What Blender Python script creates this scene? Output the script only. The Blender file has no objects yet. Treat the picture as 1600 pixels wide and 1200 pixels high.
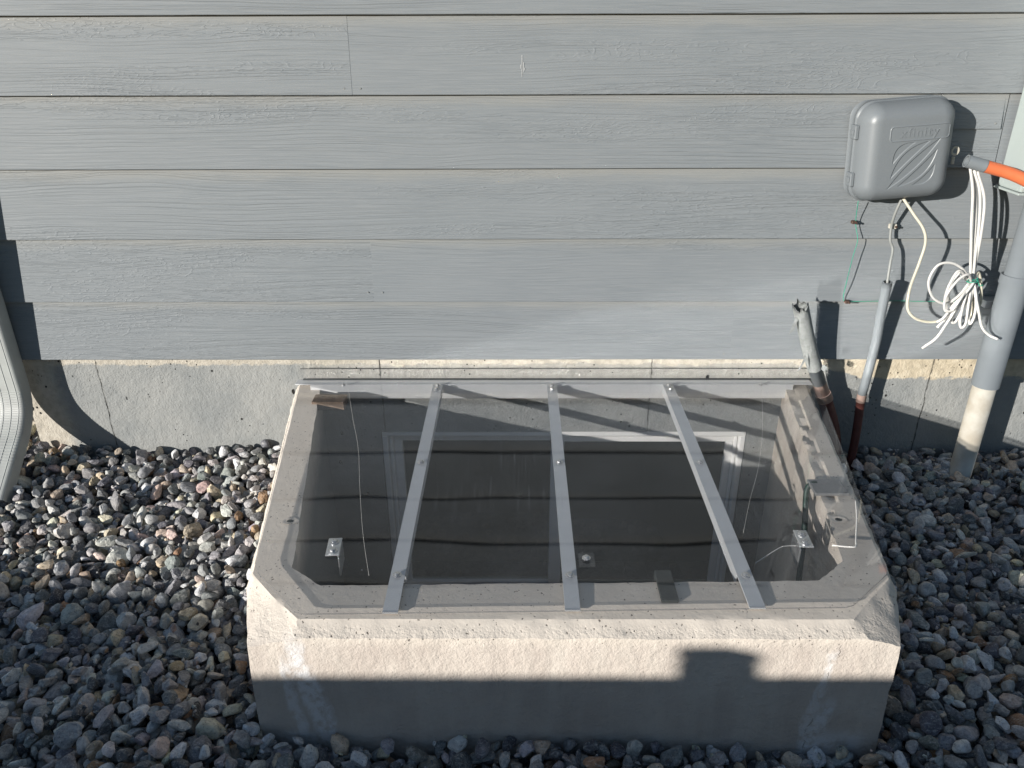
import bpy, bmesh, math, random
import numpy as np
from mathutils import Vector, Matrix, noise as mnoise
random.seed(7)
RNG = np.random.default_rng(7)
S = bpy.context.scene
COL = S.collection
PI = math.pi

# ------------------------------------------------------------------ camera
cd = bpy.data.cameras.new('camera')
cam = bpy.data.objects.new('camera', cd)
COL.objects.link(cam)
S.camera = cam
cd.sensor_fit = 'HORIZONTAL'; cd.sensor_width = 36.0
cd.lens = 1202.0 / 1600.0 * 36.0
cd.clip_start = 0.02; cd.clip_end = 500.0
PITCH, YAW, ROLL = math.radians(25.4), math.radians(0.4), math.radians(0.2)
EYE = Vector((0.0, -2.02, 1.18))
fw = Vector((-math.sin(YAW) * math.cos(PITCH), math.cos(YAW) * math.cos(PITCH), -math.sin(PITCH)))
rt0 = Vector((math.cos(YAW), math.sin(YAW), 0.0))
dn0 = fw.cross(rt0)
rt = rt0 * math.cos(ROLL) + dn0 * math.sin(ROLL)
dn = dn0 * math.cos(ROLL) - rt0 * math.sin(ROLL)
m3 = Matrix((rt, -dn, -fw)).transposed()
cam.matrix_world = Matrix.Translation(EYE) @ m3.to_4x4()

# ------------------------------------------------------------------ light
SUN_TRAVEL = Vector((1.18, 1.0, -0.315))
to_sun = -SUN_TRAVEL.normalized()
ELEV = math.asin(to_sun.z)
w = bpy.data.worlds.new('World'); S.world = w; w.use_nodes = True
wn = w.node_tree.nodes; wl = w.node_tree.links
sky = wn.new('ShaderNodeTexSky'); sky.sky_type = 'NISHITA'; sky.sun_disc = False
sky.sun_elevation = ELEV
sky.sun_rotation = math.atan2(to_sun.x, to_sun.y)
sky.air_density = 1.0; sky.dust_density = 0.2; sky.ozone_density = 1.9
wn['Background'].inputs['Strength'].default_value = 0.073
wl.new(sky.outputs[0], wn['Background'].inputs['Color'])
sd = bpy.data.lights.new('sun', 'SUN'); sd.energy = 5.0; sd.angle = math.radians(0.53)
sd.color = (1.0, 0.955, 0.89)
sun = bpy.data.objects.new('sun', sd); COL.objects.link(sun)
sun.rotation_euler = to_sun.to_track_quat('Z', 'Y').to_euler()
sun.location = to_sun * 8

vs = S.view_settings
vs.view_transform = 'Standard'; vs.look = 'None'; vs.gamma = 1.0; vs.use_curve_mapping = False
vs.exposure = 0.5
S.cycles.use_denoising = True
S.cycles.max_bounces = 10; S.cycles.transparent_max_bounces = 24
S.cycles.caustics_reflective = True
S.cycles.blur_glossy = 0.0
S.cycles.sample_clamp_indirect = 0.0
S.cycles.use_guiding = True; S.cycles.use_surface_guiding = True; S.cycles.guiding_training_samples = 64

# ------------------------------------------------------------------ node helper
class NT:
    def __init__(self, name):
        self.m = bpy.data.materials.new(name); self.m.use_nodes = True
        self.t = self.m.node_tree; self.n = self.t.nodes; self.l = self.t.links
        self.b = self.n['Principled BSDF']; self.out = self.n['Material Output']
        self._co = None
    def co(self):
        if self._co is None:
            self._co = self.n.new('ShaderNodeTexCoord').outputs['Object']
        return self._co
    def world(self):
        return self.n.new('ShaderNodeNewGeometry').outputs['Position']
    def setin(self, sock, v):
        if hasattr(v, 'is_linked') or isinstance(v, bpy.types.NodeSocket): self.l.new(v, sock)
        elif isinstance(v, (tuple, list)) and len(v) == 3 and len(getattr(sock, 'default_value', [0, 0, 0])) == 4:
            sock.default_value = (*v, 1)
        else: sock.default_value = v
    def vmath(self, op, a, b=None, out=0):
        n = self.n.new('ShaderNodeVectorMath'); n.operation = op
        self.setin(n.inputs[0], a)
        if b is not None: self.setin(n.inputs[1], b)
        return n.outputs[out]
    def math(self, op, a, b=None, c=None, clamp=False):
        n = self.n.new('ShaderNodeMath'); n.operation = op; n.use_clamp = clamp
        self.setin(n.inputs[0], a)
        if b is not None: self.setin(n.inputs[1], b)
        if c is not None: self.setin(n.inputs[2], c)
        return n.outputs[0]
    def sep(self, v):
        n = self.n.new('ShaderNodeSeparateXYZ'); self.setin(n.inputs[0], v); return n.outputs
    def comb(self, x, y, z):
        n = self.n.new('ShaderNodeCombineXYZ')
        for i, v in enumerate((x, y, z)): self.setin(n.inputs[i], v)
        return n.outputs[0]
    def noise(self, vec, scale=5.0, detail=4.0, rough=0.55, dist=0.0, color=False):
        n = self.n.new('ShaderNodeTexNoise'); self.setin(n.inputs['Vector'], vec)
        n.inputs['Scale'].default_value = scale; n.inputs['Detail'].default_value = detail
        n.inputs['Roughness'].default_value = rough; n.inputs['Distortion'].default_value = dist
        return n.outputs['Color' if color else 'Fac']
    def vor(self, vec, scale=20.0, feature='F1', out='Distance', rnd=1.0):
        n = self.n.new('ShaderNodeTexVoronoi'); n.feature = feature
        self.setin(n.inputs['Vector'], vec); n.inputs['Scale'].default_value = scale
        n.inputs['Randomness'].default_value = rnd
        return n.outputs[out]
    def ramp(self, v, a, b, c0=0.0, c1=1.0, smooth=True):
        n = self.n.new('ShaderNodeMapRange'); n.interpolation_type = 'SMOOTHSTEP' if smooth else 'LINEAR'
        self.setin(n.inputs[0], v)
        for i, x in enumerate((a, b, c0, c1)): self.setin(n.inputs[i + 1], x)
        return n.outputs[0]
    def mix(self, f, a, b, mode='MIX'):
        n = self.n.new('ShaderNodeMix'); n.data_type = 'RGBA'; n.blend_type = mode
        self.setin(n.inputs[0], f); self.setin(n.inputs[6], a); self.setin(n.inputs[7], b)
        return n.outputs[2]
    def bump(self, h, strength=0.5, dist=0.002, normal=None):
        n = self.n.new('ShaderNodeBump'); self.setin(n.inputs['Height'], h)
        n.inputs['Strength'].default_value = strength; n.inputs['Distance'].default_value = dist
        if normal is not None: self.l.new(normal, n.inputs['Normal'])
        return n.outputs[0]
    def fin(self, color=None, rough=None, metal=None, normal=None, spec=None, **kw):
        if color is not None: self.setin(self.b.inputs['Base Color'], color)
        if rough is not None: self.setin(self.b.inputs['Roughness'], rough)
        if metal is not None: self.setin(self.b.inputs['Metallic'], metal)
        if spec is not None: self.setin(self.b.inputs['Specular IOR Level'], spec)
        if normal is not None: self.l.new(normal, self.b.inputs['Normal'])
        return self.m

# ------------------------------------------------------------------ materials
def mat_siding(name='painted_fibre_cement'):
    t = NT(name)
    oi = t.n.new('ShaderNodeObjectInfo').outputs['Random']
    seed = t.math('MULTIPLY', oi, 37.0)
    co = t.co(); x, y, z = t.sep(co)
    p = t.comb(t.math('ADD', x, seed), 0.0, z)
    # slow waviness and cathedral figure of the embossed grain
    wv = t.noise(t.vmath('MULTIPLY', p, (2.2, 1, 9.0)), 1.0, 3.0, 0.6)
    cath = t.noise(t.vmath('MULTIPLY', p, (2.6, 1, 16.0)), 1.0, 4.0, 0.6, 0.4)
    zz = t.math('ADD', z, t.math('MULTIPLY', wv, 0.035))
    g1 = t.noise(t.comb(t.math('MULTIPLY', t.math('ADD', x, seed), 2.5), 0.0, t.math('MULTIPLY', zz, 330.0)), 1.0, 2.0, 0.6)
    rings = t.math('SINE', t.math('MULTIPLY', cath, 120.0))
    band = t.ramp(t.noise(t.vmath('MULTIPLY', p, (0.7, 1, 12.0)), 1.0, 1.0, 0.5), 0.47, 0.62)
    rings2 = t.math('MULTIPLY', t.ramp(rings, 0.35, 1.0), band)
    chip = t.math('MULTIPLY', t.ramp(t.noise(t.vmath('MULTIPLY', p, (38, 1, 130)), 1.0, 3.0, 0.6), 0.62, 0.72), band)
    h = t.math('ADD', t.math('MULTIPLY', g1, 0.75), t.math('MULTIPLY', rings2, 0.38))
    h = t.math('ADD', h, t.math('MULTIPLY', chip, 0.5))
    # broad wandering grain lines about half a centimetre apart, stronger in some zones
    w2 = t.noise(t.vmath('MULTIPLY', p, (1.1, 1, 5.0)), 1.0, 2.0, 0.5, 0.3)
    w3 = t.noise(t.vmath('MULTIPLY', p, (14, 1, 30.0)), 1.0, 3.0, 0.6)
    zz2 = t.math('ADD', t.math('ADD', z, t.math('MULTIPLY', w2, 0.075)), t.math('MULTIPLY', w3, 0.004))
    g2 = t.noise(t.comb(t.math('MULTIPLY', t.math('ADD', x, seed), 1.3), 0.0, t.math('MULTIPLY', zz2, 170.0)), 1.0, 1.5, 0.5)
    zone = t.ramp(t.noise(t.vmath('MULTIPLY', p, (0.9, 1, 7.0)), 1.0, 2.0, 0.5), 0.40, 0.62, 0.25, 1.0)
    h = t.math('ADD', h, t.math('MULTIPLY', t.math('MULTIPLY', t.ramp(g2, 0.40, 0.60), zone), 0.9))
    nrm = t.bump(h, 0.75, 0.0015)
    blot = t.noise(t.vmath('MULTIPLY', p, (3, 1, 8)), 1.0, 5.0, 0.6)
    fine = t.noise(t.vmath('MULTIPLY', p, (9, 1, 260)), 1.0, 2.0, 0.6)
    col = t.mix(t.ramp(blot, 0.3, 0.7), (0.183, 0.202, 0.216), (0.198, 0.216, 0.229))
    col = t.mix(t.ramp(fine, 0.35, 0.75), col, (0.215, 0.231, 0.242))
    # pale dust lying along the upper edge of every course
    dn_ = t.noise(t.vmath('MULTIPLY', p, (7, 1, 60)), 1.0, 4.0, 0.65)
    dust = t.ramp(t.math('ADD', z, t.math('MULTIPLY', dn_, 0.05)), 0.165, 0.205)
    col = t.mix(t.math('MULTIPLY', dust, 0.4), col, (0.29, 0.28, 0.25))
    return t.fin(col, t.ramp(blot, 0.2, 0.8, 0.55, 0.7), normal=nrm, spec=0.35)

def mat_foundation():
    t = NT('painted_foundation_concrete')
    co = t.world(); x, y, z = t.sep(co)
    n1 = t.noise(co, 7.0, 6.0, 0.6); n2 = t.noise(co, 42.0, 5.0, 0.65); n3 = t.noise(co, 160.0, 3.0, 0.6)
    pitd = t.vor(co, 24.0); pitsel = t.ramp(t.noise(co, 11.0, 2.0), 0.50, 0.56)
    pit = t.math('MULTIPLY', t.ramp(t.math('ADD', pitd, t.math('MULTIPLY', n3, 0.10)), 0.145, 0.105), pitsel)
    pit2 = t.math('MULTIPLY', t.ramp(t.vor(t.vmath('ADD', co, (3.1, 0, 1.7)), 55.0), 0.13, 0.09), t.ramp(t.noise(t.vmath('ADD', co, (5, 5, 5)), 6.0), 0.52, 0.6))
    pit3 = t.math('MULTIPLY', t.ramp(t.math('ADD', t.vor(t.vmath('MULTIPLY', t.vmath('ADD', co, (0.37, 0, 2.2)), (1.5, 1.5, 1.0)), 9.0), t.math('MULTIPLY', t.noise(co, 60.0, 4.0, 0.7), 0.14)), 0.145, 0.118), t.ramp(t.noise(t.vmath('ADD', co, (2, 0, 7)), 5.0), 0.45, 0.5))
    pits = t.math('MAXIMUM', t.math('MAXIMUM', pit, pit2), pit3)
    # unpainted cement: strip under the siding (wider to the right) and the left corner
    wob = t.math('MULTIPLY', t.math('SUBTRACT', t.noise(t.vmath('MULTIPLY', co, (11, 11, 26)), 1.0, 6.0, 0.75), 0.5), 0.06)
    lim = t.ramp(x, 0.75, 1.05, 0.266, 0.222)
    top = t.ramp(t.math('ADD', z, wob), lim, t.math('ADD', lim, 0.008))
    side = t.ramp(t.math('ADD', x, t.math('MULTIPLY', t.noise(co, 6.0, 5.0, 0.7), 0.12)), -1.26, -1.33)
    spots = t.math('MULTIPLY', t.ramp(t.noise(co, 9.0, 6.0, 0.75), 0.66, 0.70), t.ramp(z, 0.12, 0.24))
    dust_glow = t.math('MULTIPLY', t.math('MULTIPLY', t.ramp(x, -.66, -.60), t.ramp(x, .92, .86)), t.ramp(t.math('ADD', z, wob), .17, .235, 0.0, 0.45))  # pale dust and sunlight thrown back by the sheet, both painted in
    bare = t.math('MAXIMUM', t.math('MAXIMUM', t.math('MAXIMUM', top, side), spots), dust_glow)  # bare cement, joined by the painted reflected light
    paint = t.mix(t.ramp(n1, 0.3, 0.7), (0.235, 0.246, 0.245), (0.30, 0.305, 0.295))
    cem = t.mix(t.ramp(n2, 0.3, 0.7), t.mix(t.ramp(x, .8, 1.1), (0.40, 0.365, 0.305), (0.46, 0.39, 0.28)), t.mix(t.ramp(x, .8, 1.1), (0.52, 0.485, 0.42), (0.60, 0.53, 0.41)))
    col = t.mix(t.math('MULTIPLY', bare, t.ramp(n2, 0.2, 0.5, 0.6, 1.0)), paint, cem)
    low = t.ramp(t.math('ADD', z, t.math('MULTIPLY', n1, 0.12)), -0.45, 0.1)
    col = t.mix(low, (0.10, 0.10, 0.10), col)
    col = t.mix(pits, col, (0.02, 0.02, 0.02))
    # seams left by the forms
    seam = None
    for sx, amp in ((-1.229, 0.012), (-0.40, 0.006), (0.395, 0.006), (1.2095, 0.016)):
        dx = t.math('ABSOLUTE', t.math('SUBTRACT', t.math('SUBTRACT', x, sx), t.math('MULTIPLY', t.math('SUBTRACT', t.noise(t.comb(sx, 0.0, z), 16.0, 4.0, 0.6), 0.5), amp)))
        s_ = t.ramp(dx, 0.0025, 0.0012)
        seam = s_ if seam is None else t.math('MAXIMUM', seam, s_)
    seamv = t.math('MULTIPLY', seam, t.ramp(t.noise(co, 60.0, 2.0), 0.35, 0.6, 0.35, 1.0))
    col = t.mix(t.math('MULTIPLY', seamv, 0.75), col, (0.05, 0.05, 0.045))
    h = t.math('ADD', t.math('MULTIPLY', n2, 0.8), t.math('MULTIPLY', n3, 0.35))
    h = t.math('SUBTRACT', h, t.math('MULTIPLY', pits, 1.6))
    h = t.math('SUBTRACT', h, seamv)
    return t.fin(col, 0.85, normal=t.bump(h, 1.0, 0.006), spec=0.2)

def mat_well():
    t = NT('cast_concrete')
    co = t.world(); x, y, z = t.sep(co)
    n1 = t.noise(co, 5.0, 6.0, 0.62); n2 = t.noise(co, 55.0, 5.0, 0.65); n3 = t.noise(co, 190.0, 3.0, 0.65)
    st = t.noise(t.vmath('MULTIPLY', co, (26, 26, 5)), 1.0, 4.0, 0.6)
    col = t.mix(t.ramp(n1, 0.3, 0.7), (0.50, 0.438, 0.388), (0.60, 0.535, 0.475))
    col = t.mix(t.ramp(st, 0.35, 0.75, 0.0, 0.45), col, (0.66, 0.61, 0.54))
    col = t.mix(t.ramp(n3, 0.5, 0.8, 0.0, 0.35), col, (0.38, 0.34, 0.29))
    topm = t.ramp(z, 0.16, 0.195)                       # trowelled rim, yellower and pocked
    col = t.mix(t.math('MULTIPLY', topm, 0.6), col, (0.70, 0.635, 0.55))
    pit = t.math('MULTIPLY', t.ramp(t.math('ADD', t.vor(t.vmath('ADD', co, t.vmath('MULTIPLY', t.noise(co, 120.0, 3.0, 0.6, 0.0, True), (.01, .01, .01))), 95.0), t.math('MULTIPLY', n2, 0.35)), 0.34, 0.27), topm)
    pit = t.math('MULTIPLY', pit, t.ramp(t.noise(co, 13.0), 0.36, 0.46))
    col = t.mix(t.math('MULTIPLY', pit, 0.85), col, (0.06, 0.05, 0.045))
    # inside the well: duller, with the left wall's shade painted in as dark slate
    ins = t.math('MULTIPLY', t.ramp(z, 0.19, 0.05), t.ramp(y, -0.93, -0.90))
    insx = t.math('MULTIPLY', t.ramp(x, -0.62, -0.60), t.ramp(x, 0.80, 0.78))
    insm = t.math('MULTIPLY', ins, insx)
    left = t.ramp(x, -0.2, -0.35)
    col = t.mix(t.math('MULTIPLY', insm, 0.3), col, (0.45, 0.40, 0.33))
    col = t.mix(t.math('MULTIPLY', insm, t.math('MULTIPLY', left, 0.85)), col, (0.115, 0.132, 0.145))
    # lime bloom running down the front near both corners
    def streak(cx, w_, zt, lean, s):
        xx = t.math('SUBTRACT', x, t.math('ADD', cx, t.math('MULTIPLY', t.math('SUBTRACT', z, 0.0), lean)))
        wob = t.math('MULTIPLY', t.math('SUBTRACT', t.noise(t.vmath('MULTIPLY', co, (20, 20, 9)), 1.0, 5.0, 0.65), 0.5), 0.06)
        d = t.math('ABSOLUTE', t.math('ADD', xx, wob))
        k = t.ramp(d, w_, w_ * 0.35)
        k = t.math('MULTIPLY', k, t.ramp(t.math('ADD', z, wob), zt, zt - 0.05))
        return t.math('MULTIPLY', k, s)
    fr = t.ramp(y, -0.95, -0.97)
    k = streak(-0.365, 0.024, 0.20, -0.20, 0.75)
    k = t.math('MAXIMUM', k, streak(-0.405, 0.016, 0.16, -0.1, 0.6))
    k = t.math('MAXIMUM', k, streak(0.545, 0.014, 0.18, 0.10, 0.5))
    k = t.math('MAXIMUM', k, streak(0.565, 0.02, 0.06, 0.25, 0.65))
    k = t.math('MAXIMUM', k, t.math('MULTIPLY', t.math('MULTIPLY', t.ramp(z, -0.02, -0.06), t.ramp(t.math('ABSOLUTE', t.math('SUBTRACT', x, 0.60)), 0.075, 0.03)), 0.5))
    k = t.math('MAXIMUM', k, t.math('MULTIPLY', t.math('MULTIPLY', t.ramp(z, -0.03, -0.06), t.ramp(t.math('ABSOLUTE', t.math('ADD', x, 0.38)), 0.08, 0.03)), 0.55))
    k = t.math('MULTIPLY', k, t.math('MULTIPLY', fr, t.ramp(n2, 0.3, 0.55)))
    col = t.mix(k, col, (0.78, 0.78, 0.79))
    # hairline crack in the front face
    cxx = t.math('ADD', 0.552, t.math('MULTIPLY', t.math('SUBTRACT', t.noise(t.comb(0.3, 0.0, z), 14.0, 6.0, 0.7), 0.5), 0.05))
    cxx = t.math('ADD', cxx, t.math('MULTIPLY', z, 0.12))
    dc = t.math('ABSOLUTE', t.math('SUBTRACT', x, cxx))
    crack = t.math('MULTIPLY', t.math('MULTIPLY', t.ramp(dc, 0.0011, 0.0003), fr), t.ramp(t.noise(t.comb(0, 0, z), 22.0, 2.0), 0.48, 0.62, 0.0, 0.7))
    col = t.mix(crack, col, (0.25, 0.21, 0.18))
    h = t.math('ADD', t.math('MULTIPLY', n2, 1.0), t.math('MULTIPLY', n3, 0.4))
    h = t.math('SUBTRACT', h, pit); h = t.math('SUBTRACT', h, crack)
    bn = t.n.new('ShaderNodeBump'); t.l.new(h, bn.inputs['Height']); bn.inputs['Distance'].default_value = 0.0045
    t.l.new(t.ramp(z, 0.195, 0.203, 0.75, 0.2), bn.inputs['Strength'])
    return t.fin(col, 0.9, normal=bn.outputs[0], spec=0.15)

def mat_plain(name, col, rough=0.5, metal=0.0, var=0.15, nscale=30.0, bump=0.0, spec=0.5, col2=None):
    t = NT(name); co = t.co()
    n = t.noise(co, nscale, 4.0, 0.6)
    c2 = col2 or tuple(c * (1 - var) for c in col)
    c = t.mix(t.ramp(n, 0.3, 0.7), c2, col)
    r = t.ramp(t.noise(co, nscale * 3, 3.0), 0.3, 0.7, max(rough - 0.06, 0.02), min(rough + 0.08, 1))
    nrm = t.bump(t.noise(co, nscale * 6, 3.0), bump, 0.001) if bump else None
    return t.fin(c, r, metal, nrm, spec)

def mat_sheet():
    """clear polycarbonate seen as two real faces: each face reflects by its own angle (Schlick)"""
    t = NT('clear_polycarbonate')
    t.n.remove(t.b)
    lw = t.n.new('ShaderNodeLayerWeight'); lw.inputs['Blend'].default_value = 0.5
    k = t.math('POWER', lw.outputs['Facing'], 5.0)
    R = t.math('ADD', 0.05, t.math('MULTIPLY', k, 0.84))
    co = t.world()
    wav = t.noise(co, 2.2, 1.0, 0.5)
    bmp = t.bump(wav, 0.5, 0.007)
    tr = t.n.new('ShaderNodeBsdfTransparent'); tr.inputs[0].default_value = (0.982, 0.985, 0.99, 1)
    g1 = t.n.new('ShaderNodeBsdfGlossy'); g1.inputs['Roughness'].default_value = 0.0
    g2 = t.n.new('ShaderNodeBsdfGlossy'); g2.inputs['Roughness'].default_value = 0.115
    t.l.new(bmp, g1.inputs['Normal']); t.l.new(bmp, g2.inputs['Normal'])
    gl = t.n.new('ShaderNodeMixShader'); t.l.new(t.ramp(lw.outputs['Facing'], 0.5, 0.74, 0.08, 0.95), gl.inputs[0])
    t.l.new(g1.outputs[0], gl.inputs[1]); t.l.new(g2.outputs[0], gl.inputs[2])
    df = t.n.new('ShaderNodeBsdfDiffuse'); df.inputs[0].default_value = (0.72, 0.77, 0.84, 1)
    # dust film and dried run marks across the sheet
    film = t.noise(co, 4.0, 5.0, 0.65)
    st = t.noise(t.vmath('MULTIPLY', co, (230, 4, 4)), 1.0, 3.0, 0.65)
    pm = t.ramp(t.noise(t.vmath('ADD', co, (1.3, 2.1, 0)), 3.2, 3.0, 0.55), 0.50, 0.66)
    st = t.math('MULTIPLY', t.ramp(st, 0.52, 0.72), pm)
    spk = t.math('MULTIPLY', t.ramp(t.vor(co, 60.0), 0.10, 0.06), t.ramp(t.noise(co, 9.0), 0.62, 0.68))
    dirt = t.math('ADD', t.ramp(film, 0.35, 0.8, 0.002, 0.016), t.math('MULTIPLY', st, 0.028))
    dirt = t.math('ADD', dirt, t.math('MULTIPLY', spk, 0.3))
    m1 = t.n.new('ShaderNodeMixShader'); t.l.new(R, m1.inputs[0]); t.l.new(tr.outputs[0], m1.inputs[1]); t.l.new(gl.outputs[0], m1.inputs[2])
    m2 = t.n.new('ShaderNodeMixShader'); t.l.new(dirt, m2.inputs[0]); t.l.new(m1.outputs[0], m2.inputs[1]); t.l.new(df.outputs[0], m2.inputs[2])
    t.l.new(m2.outputs[0], t.out.inputs['Surface'])
    return t.m

def mat_pane():
    t = NT('window_glass'); t.n.remove(t.b)
    lw = t.n.new('ShaderNodeLayerWeight'); lw.inputs['Blend'].default_value = 0.5
    R = t.math('ADD', 0.08, t.math('MULTIPLY', t.math('POWER', lw.outputs['Facing'], 5.0), 0.9))
    tr = t.n.new('ShaderNodeBsdfTransparent'); tr.inputs[0].default_value = (0.55, 0.6, 0.58, 1)
    gl = t.n.new('ShaderNodeBsdfGlossy'); gl.inputs['Roughness'].default_value = 0.01
    m1 = t.n.new('ShaderNodeMixShader'); t.l.new(R, m1.inputs[0]); t.l.new(tr.outputs[0], m1.inputs[1]); t.l.new(gl.outputs[0], m1.inputs[2])
    t.l.new(m1.outputs[0], t.out.inputs['Surface'])
    return t.m

def mat_stone():
    t = NT('crushed_river_stone')
    a = t.n.new('ShaderNodeAttribute'); a.attribute_name = 'tint'
    b = t.n.new('ShaderNodeAttribute'); b.attribute_name = 'seed'
    p = t.vmath('ADD', t.world(), b.outputs['Vector'])
    n1 = t.noise(p, 60.0, 6.0, 0.65, 0.6); n2 = t.noise(p, 260.0, 4.0, 0.7)
    sx, sy, sz = t.sep(b.outputs['Vector'])
    vein = t.noise(t.vmath('MULTIPLY', p, t.comb(60.0, t.ramp(sx, 0, 10, 60, 420), t.ramp(sy, 0, 10, 60, 300))), 1.0, 4.0, 0.6)
    col = t.mix(t.ramp(n1, 0.3, 0.7), t.mix(1.0, a.outputs['Color'], (0.50, 0.50, 0.52), 'MULTIPLY'), a.outputs['Color'])
    col = t.mix(t.ramp(vein, 0.52, 0.68, 0.0, 0.75), col, t.mix(0.5, a.outputs['Color'], (0.55, 0.53, 0.50)))
    col = t.mix(t.ramp(n2, 0.55, 0.70, 0.0, 0.6), col, (0.62, 0.60, 0.56))
    col = t.mix(t.ramp(n2, 0.45, 0.32, 0.0, 0.65), col, (0.05, 0.05, 0.055))
    h = t.math('ADD', n1, t.math('MULTIPLY', n2, 0.5))
    return t.fin(col, t.ramp(n1, 0.3, 0.7, 0.6, 0.85), normal=t.bump(h, 0.9, 0.003), spec=0.25)

def mat_soil():
    t = NT('stony_soil'); co = t.world()
    vd = t.vor(co, 26.0); vc = t.vor(co, 26.0, out='Color')
    r_, g_, b_ = t.sep(vc)
    c = t.mix(r_, (0.10, 0.105, 0.115), (0.38, 0.36, 0.33))
    c = t.mix(t.ramp(g_, 0.75, 0.85), c, (0.36, 0.27, 0.19))
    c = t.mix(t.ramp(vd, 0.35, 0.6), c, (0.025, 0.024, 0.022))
    c = t.mix(t.noise(co, 150.0, 4.0), c, (0.09, 0.085, 0.08))
    return t.fin(c, 0.95, normal=t.bump(t.math('SUBTRACT', 1.0, vd), 1.0, 0.015), spec=0.1)

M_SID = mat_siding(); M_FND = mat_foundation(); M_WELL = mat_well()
M_SHEET = mat_sheet(); M_PANE = mat_pane(); M_STONE = mat_stone(); M_SOIL = mat_soil()
M_VINYL = mat_plain('white_vinyl', (0.86, 0.85, 0.83), 0.45, var=0.06, nscale=12)
M_ALU = mat_plain('mill_aluminium', (0.62, 0.63, 0.64), 0.42, 0.85, var=0.08, nscale=25, bump=0.05)
M_ALUP = mat_plain('grey_anodised_bar', (0.63, 0.64, 0.65), 0.55, 0.15, var=0.06, nscale=18, bump=0.05)
M_BOLT = mat_plain('zinc_bolt', (0.60, 0.60, 0.60), 0.3, 0.9, var=0.1, nscale=120)
M_BOX = mat_plain('grey_box_plastic', (0.165, 0.182, 0.195), 0.38, var=0.05, nscale=300, bump=0.12, spec=0.5)
M_PIPEP = mat_plain('grey_painted_pvc', (0.20, 0.222, 0.238), 0.45, var=0.08, nscale=10, bump=0.05)
M_PVCW = mat_plain('bare_pvc', (0.55, 0.53, 0.47), 0.45, var=0.12, nscale=14, col2=(0.42, 0.38, 0.31))
M_PVCPINK = mat_plain('primer_stained_pvc', (0.50, 0.36, 0.31), 0.5, var=0.2, nscale=30)
M_PVCRED = mat_plain('red_brown_pipe', (0.13, 0.045, 0.038), 0.5, var=0.3, nscale=30)
M_ORANGE = mat_plain('orange_conduit', (0.62, 0.155, 0.06), 0.45, var=0.1, nscale=12)
M_METER = mat_plain('pale_grey_enamel', (0.36, 0.41, 0.40), 0.45, var=0.05, nscale=8)
M_WHITE = mat_plain('white_cable_jacket', (0.60, 0.59, 0.565), 0.4, var=0.1, nscale=20)
M_CREAM = mat_plain('cream_cable_jacket', (0.56, 0.53, 0.43), 0.4, var=0.1, nscale=20)
M_GREYC = mat_plain('grey_cable_jacket', (0.26, 0.27, 0.26), 0.5, var=0.2, nscale=20)
M_GREEN = mat_plain('green_wire', (0.03, 0.30, 0.20), 0.4, var=0.2, nscale=20)
M_DKGREEN = mat_plain('dark_green_cable', (0.012, 0.035, 0.028), 0.5, var=0.2, nscale=20)
M_COPPER = mat_plain('rusty_screw', (0.10, 0.06, 0.045), 0.6, 0.3, var=0.3, nscale=100)
M_DOWN = mat_plain('pale_downspout', (0.40, 0.42, 0.40), 0.45, var=0.1, nscale=8, bump=0.05, col2=(0.33, 0.34, 0.33))
M_RUBBER = mat_plain('dark_rubber', (0.035, 0.04, 0.038), 0.6, var=0.2)
M_ROOM = mat_plain('room_plaster', (0.12, 0.16, 0.16), 0.9, var=0.1, nscale=3)
M_WOODB = mat_plain('fence_wood', (0.28, 0.20, 0.13), 0.8, var=0.3, nscale=9)
M_BROWN = mat_plain('weathered_wood', (0.22, 0.155, 0.11), 0.85, var=0.45, nscale=40, bump=0.5)
M_CLAMP = mat_plain('grey_clamp', (0.24, 0.24, 0.24), 0.6, var=0.15)
M_TAPE = mat_plain('peeling_grey_paint', (0.25, 0.265, 0.262), 0.7, var=0.25, nscale=60, bump=0.3)

# ------------------------------------------------------------------ object helpers
def root(name, label, cat, loc, group=None, kind=None):
    o = bpy.data.objects.new(name, None); COL.objects.link(o); o.location = loc
    o.empty_display_size = 0.05
    o['label'] = label; o['category'] = cat
    if group: o['group'] = group
    if kind: o['kind'] = kind
    return o

def wloc(o):
    v = Vector(o.location)
    while o.parent is not None:
        o = o.parent; v = v + Vector(o.location)
    return v

def mobj(name, verts, faces, mat, parent=None, smooth=False, origin=None, **props):
    """verts in world metres; the object's origin is put at `origin` (default: its parent's place)"""
    pl = wloc(parent) if parent is not None else Vector((0, 0, 0))
    og = Vector(origin) if origin is not None else pl
    me = bpy.data.meshes.new(name)
    v = np.asarray(verts, float) - np.array(og)
    me.from_pydata([tuple(q) for q in v], [], [tuple(f) for f in faces])
    me.materials.append(mat)
    if smooth: me.polygons.foreach_set('use_smooth', [True] * len(me.polygons))
    me.update()
    o = bpy.data.objects.new(name, me); COL.objects.link(o)
    if parent is not None: o.parent = parent
    o.location = og - pl
    for k, q in props.items(): o[k] = q
    return o

def bm_obj(name, bm, mat, parent=None, smooth=False, origin=None, **props):
    bmesh.ops.recalc_face_normals(bm, faces=bm.faces)
    bm.verts.ensure_lookup_table()
    for i, v in enumerate(bm.verts): v.index = i
    vv = [tuple(v.co) for v in bm.verts]; ff = [[v.index for v in f.verts] for f in bm.faces]
    bm.free()
    return mobj(name, vv, ff, mat, parent, smooth, origin, **props)

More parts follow.
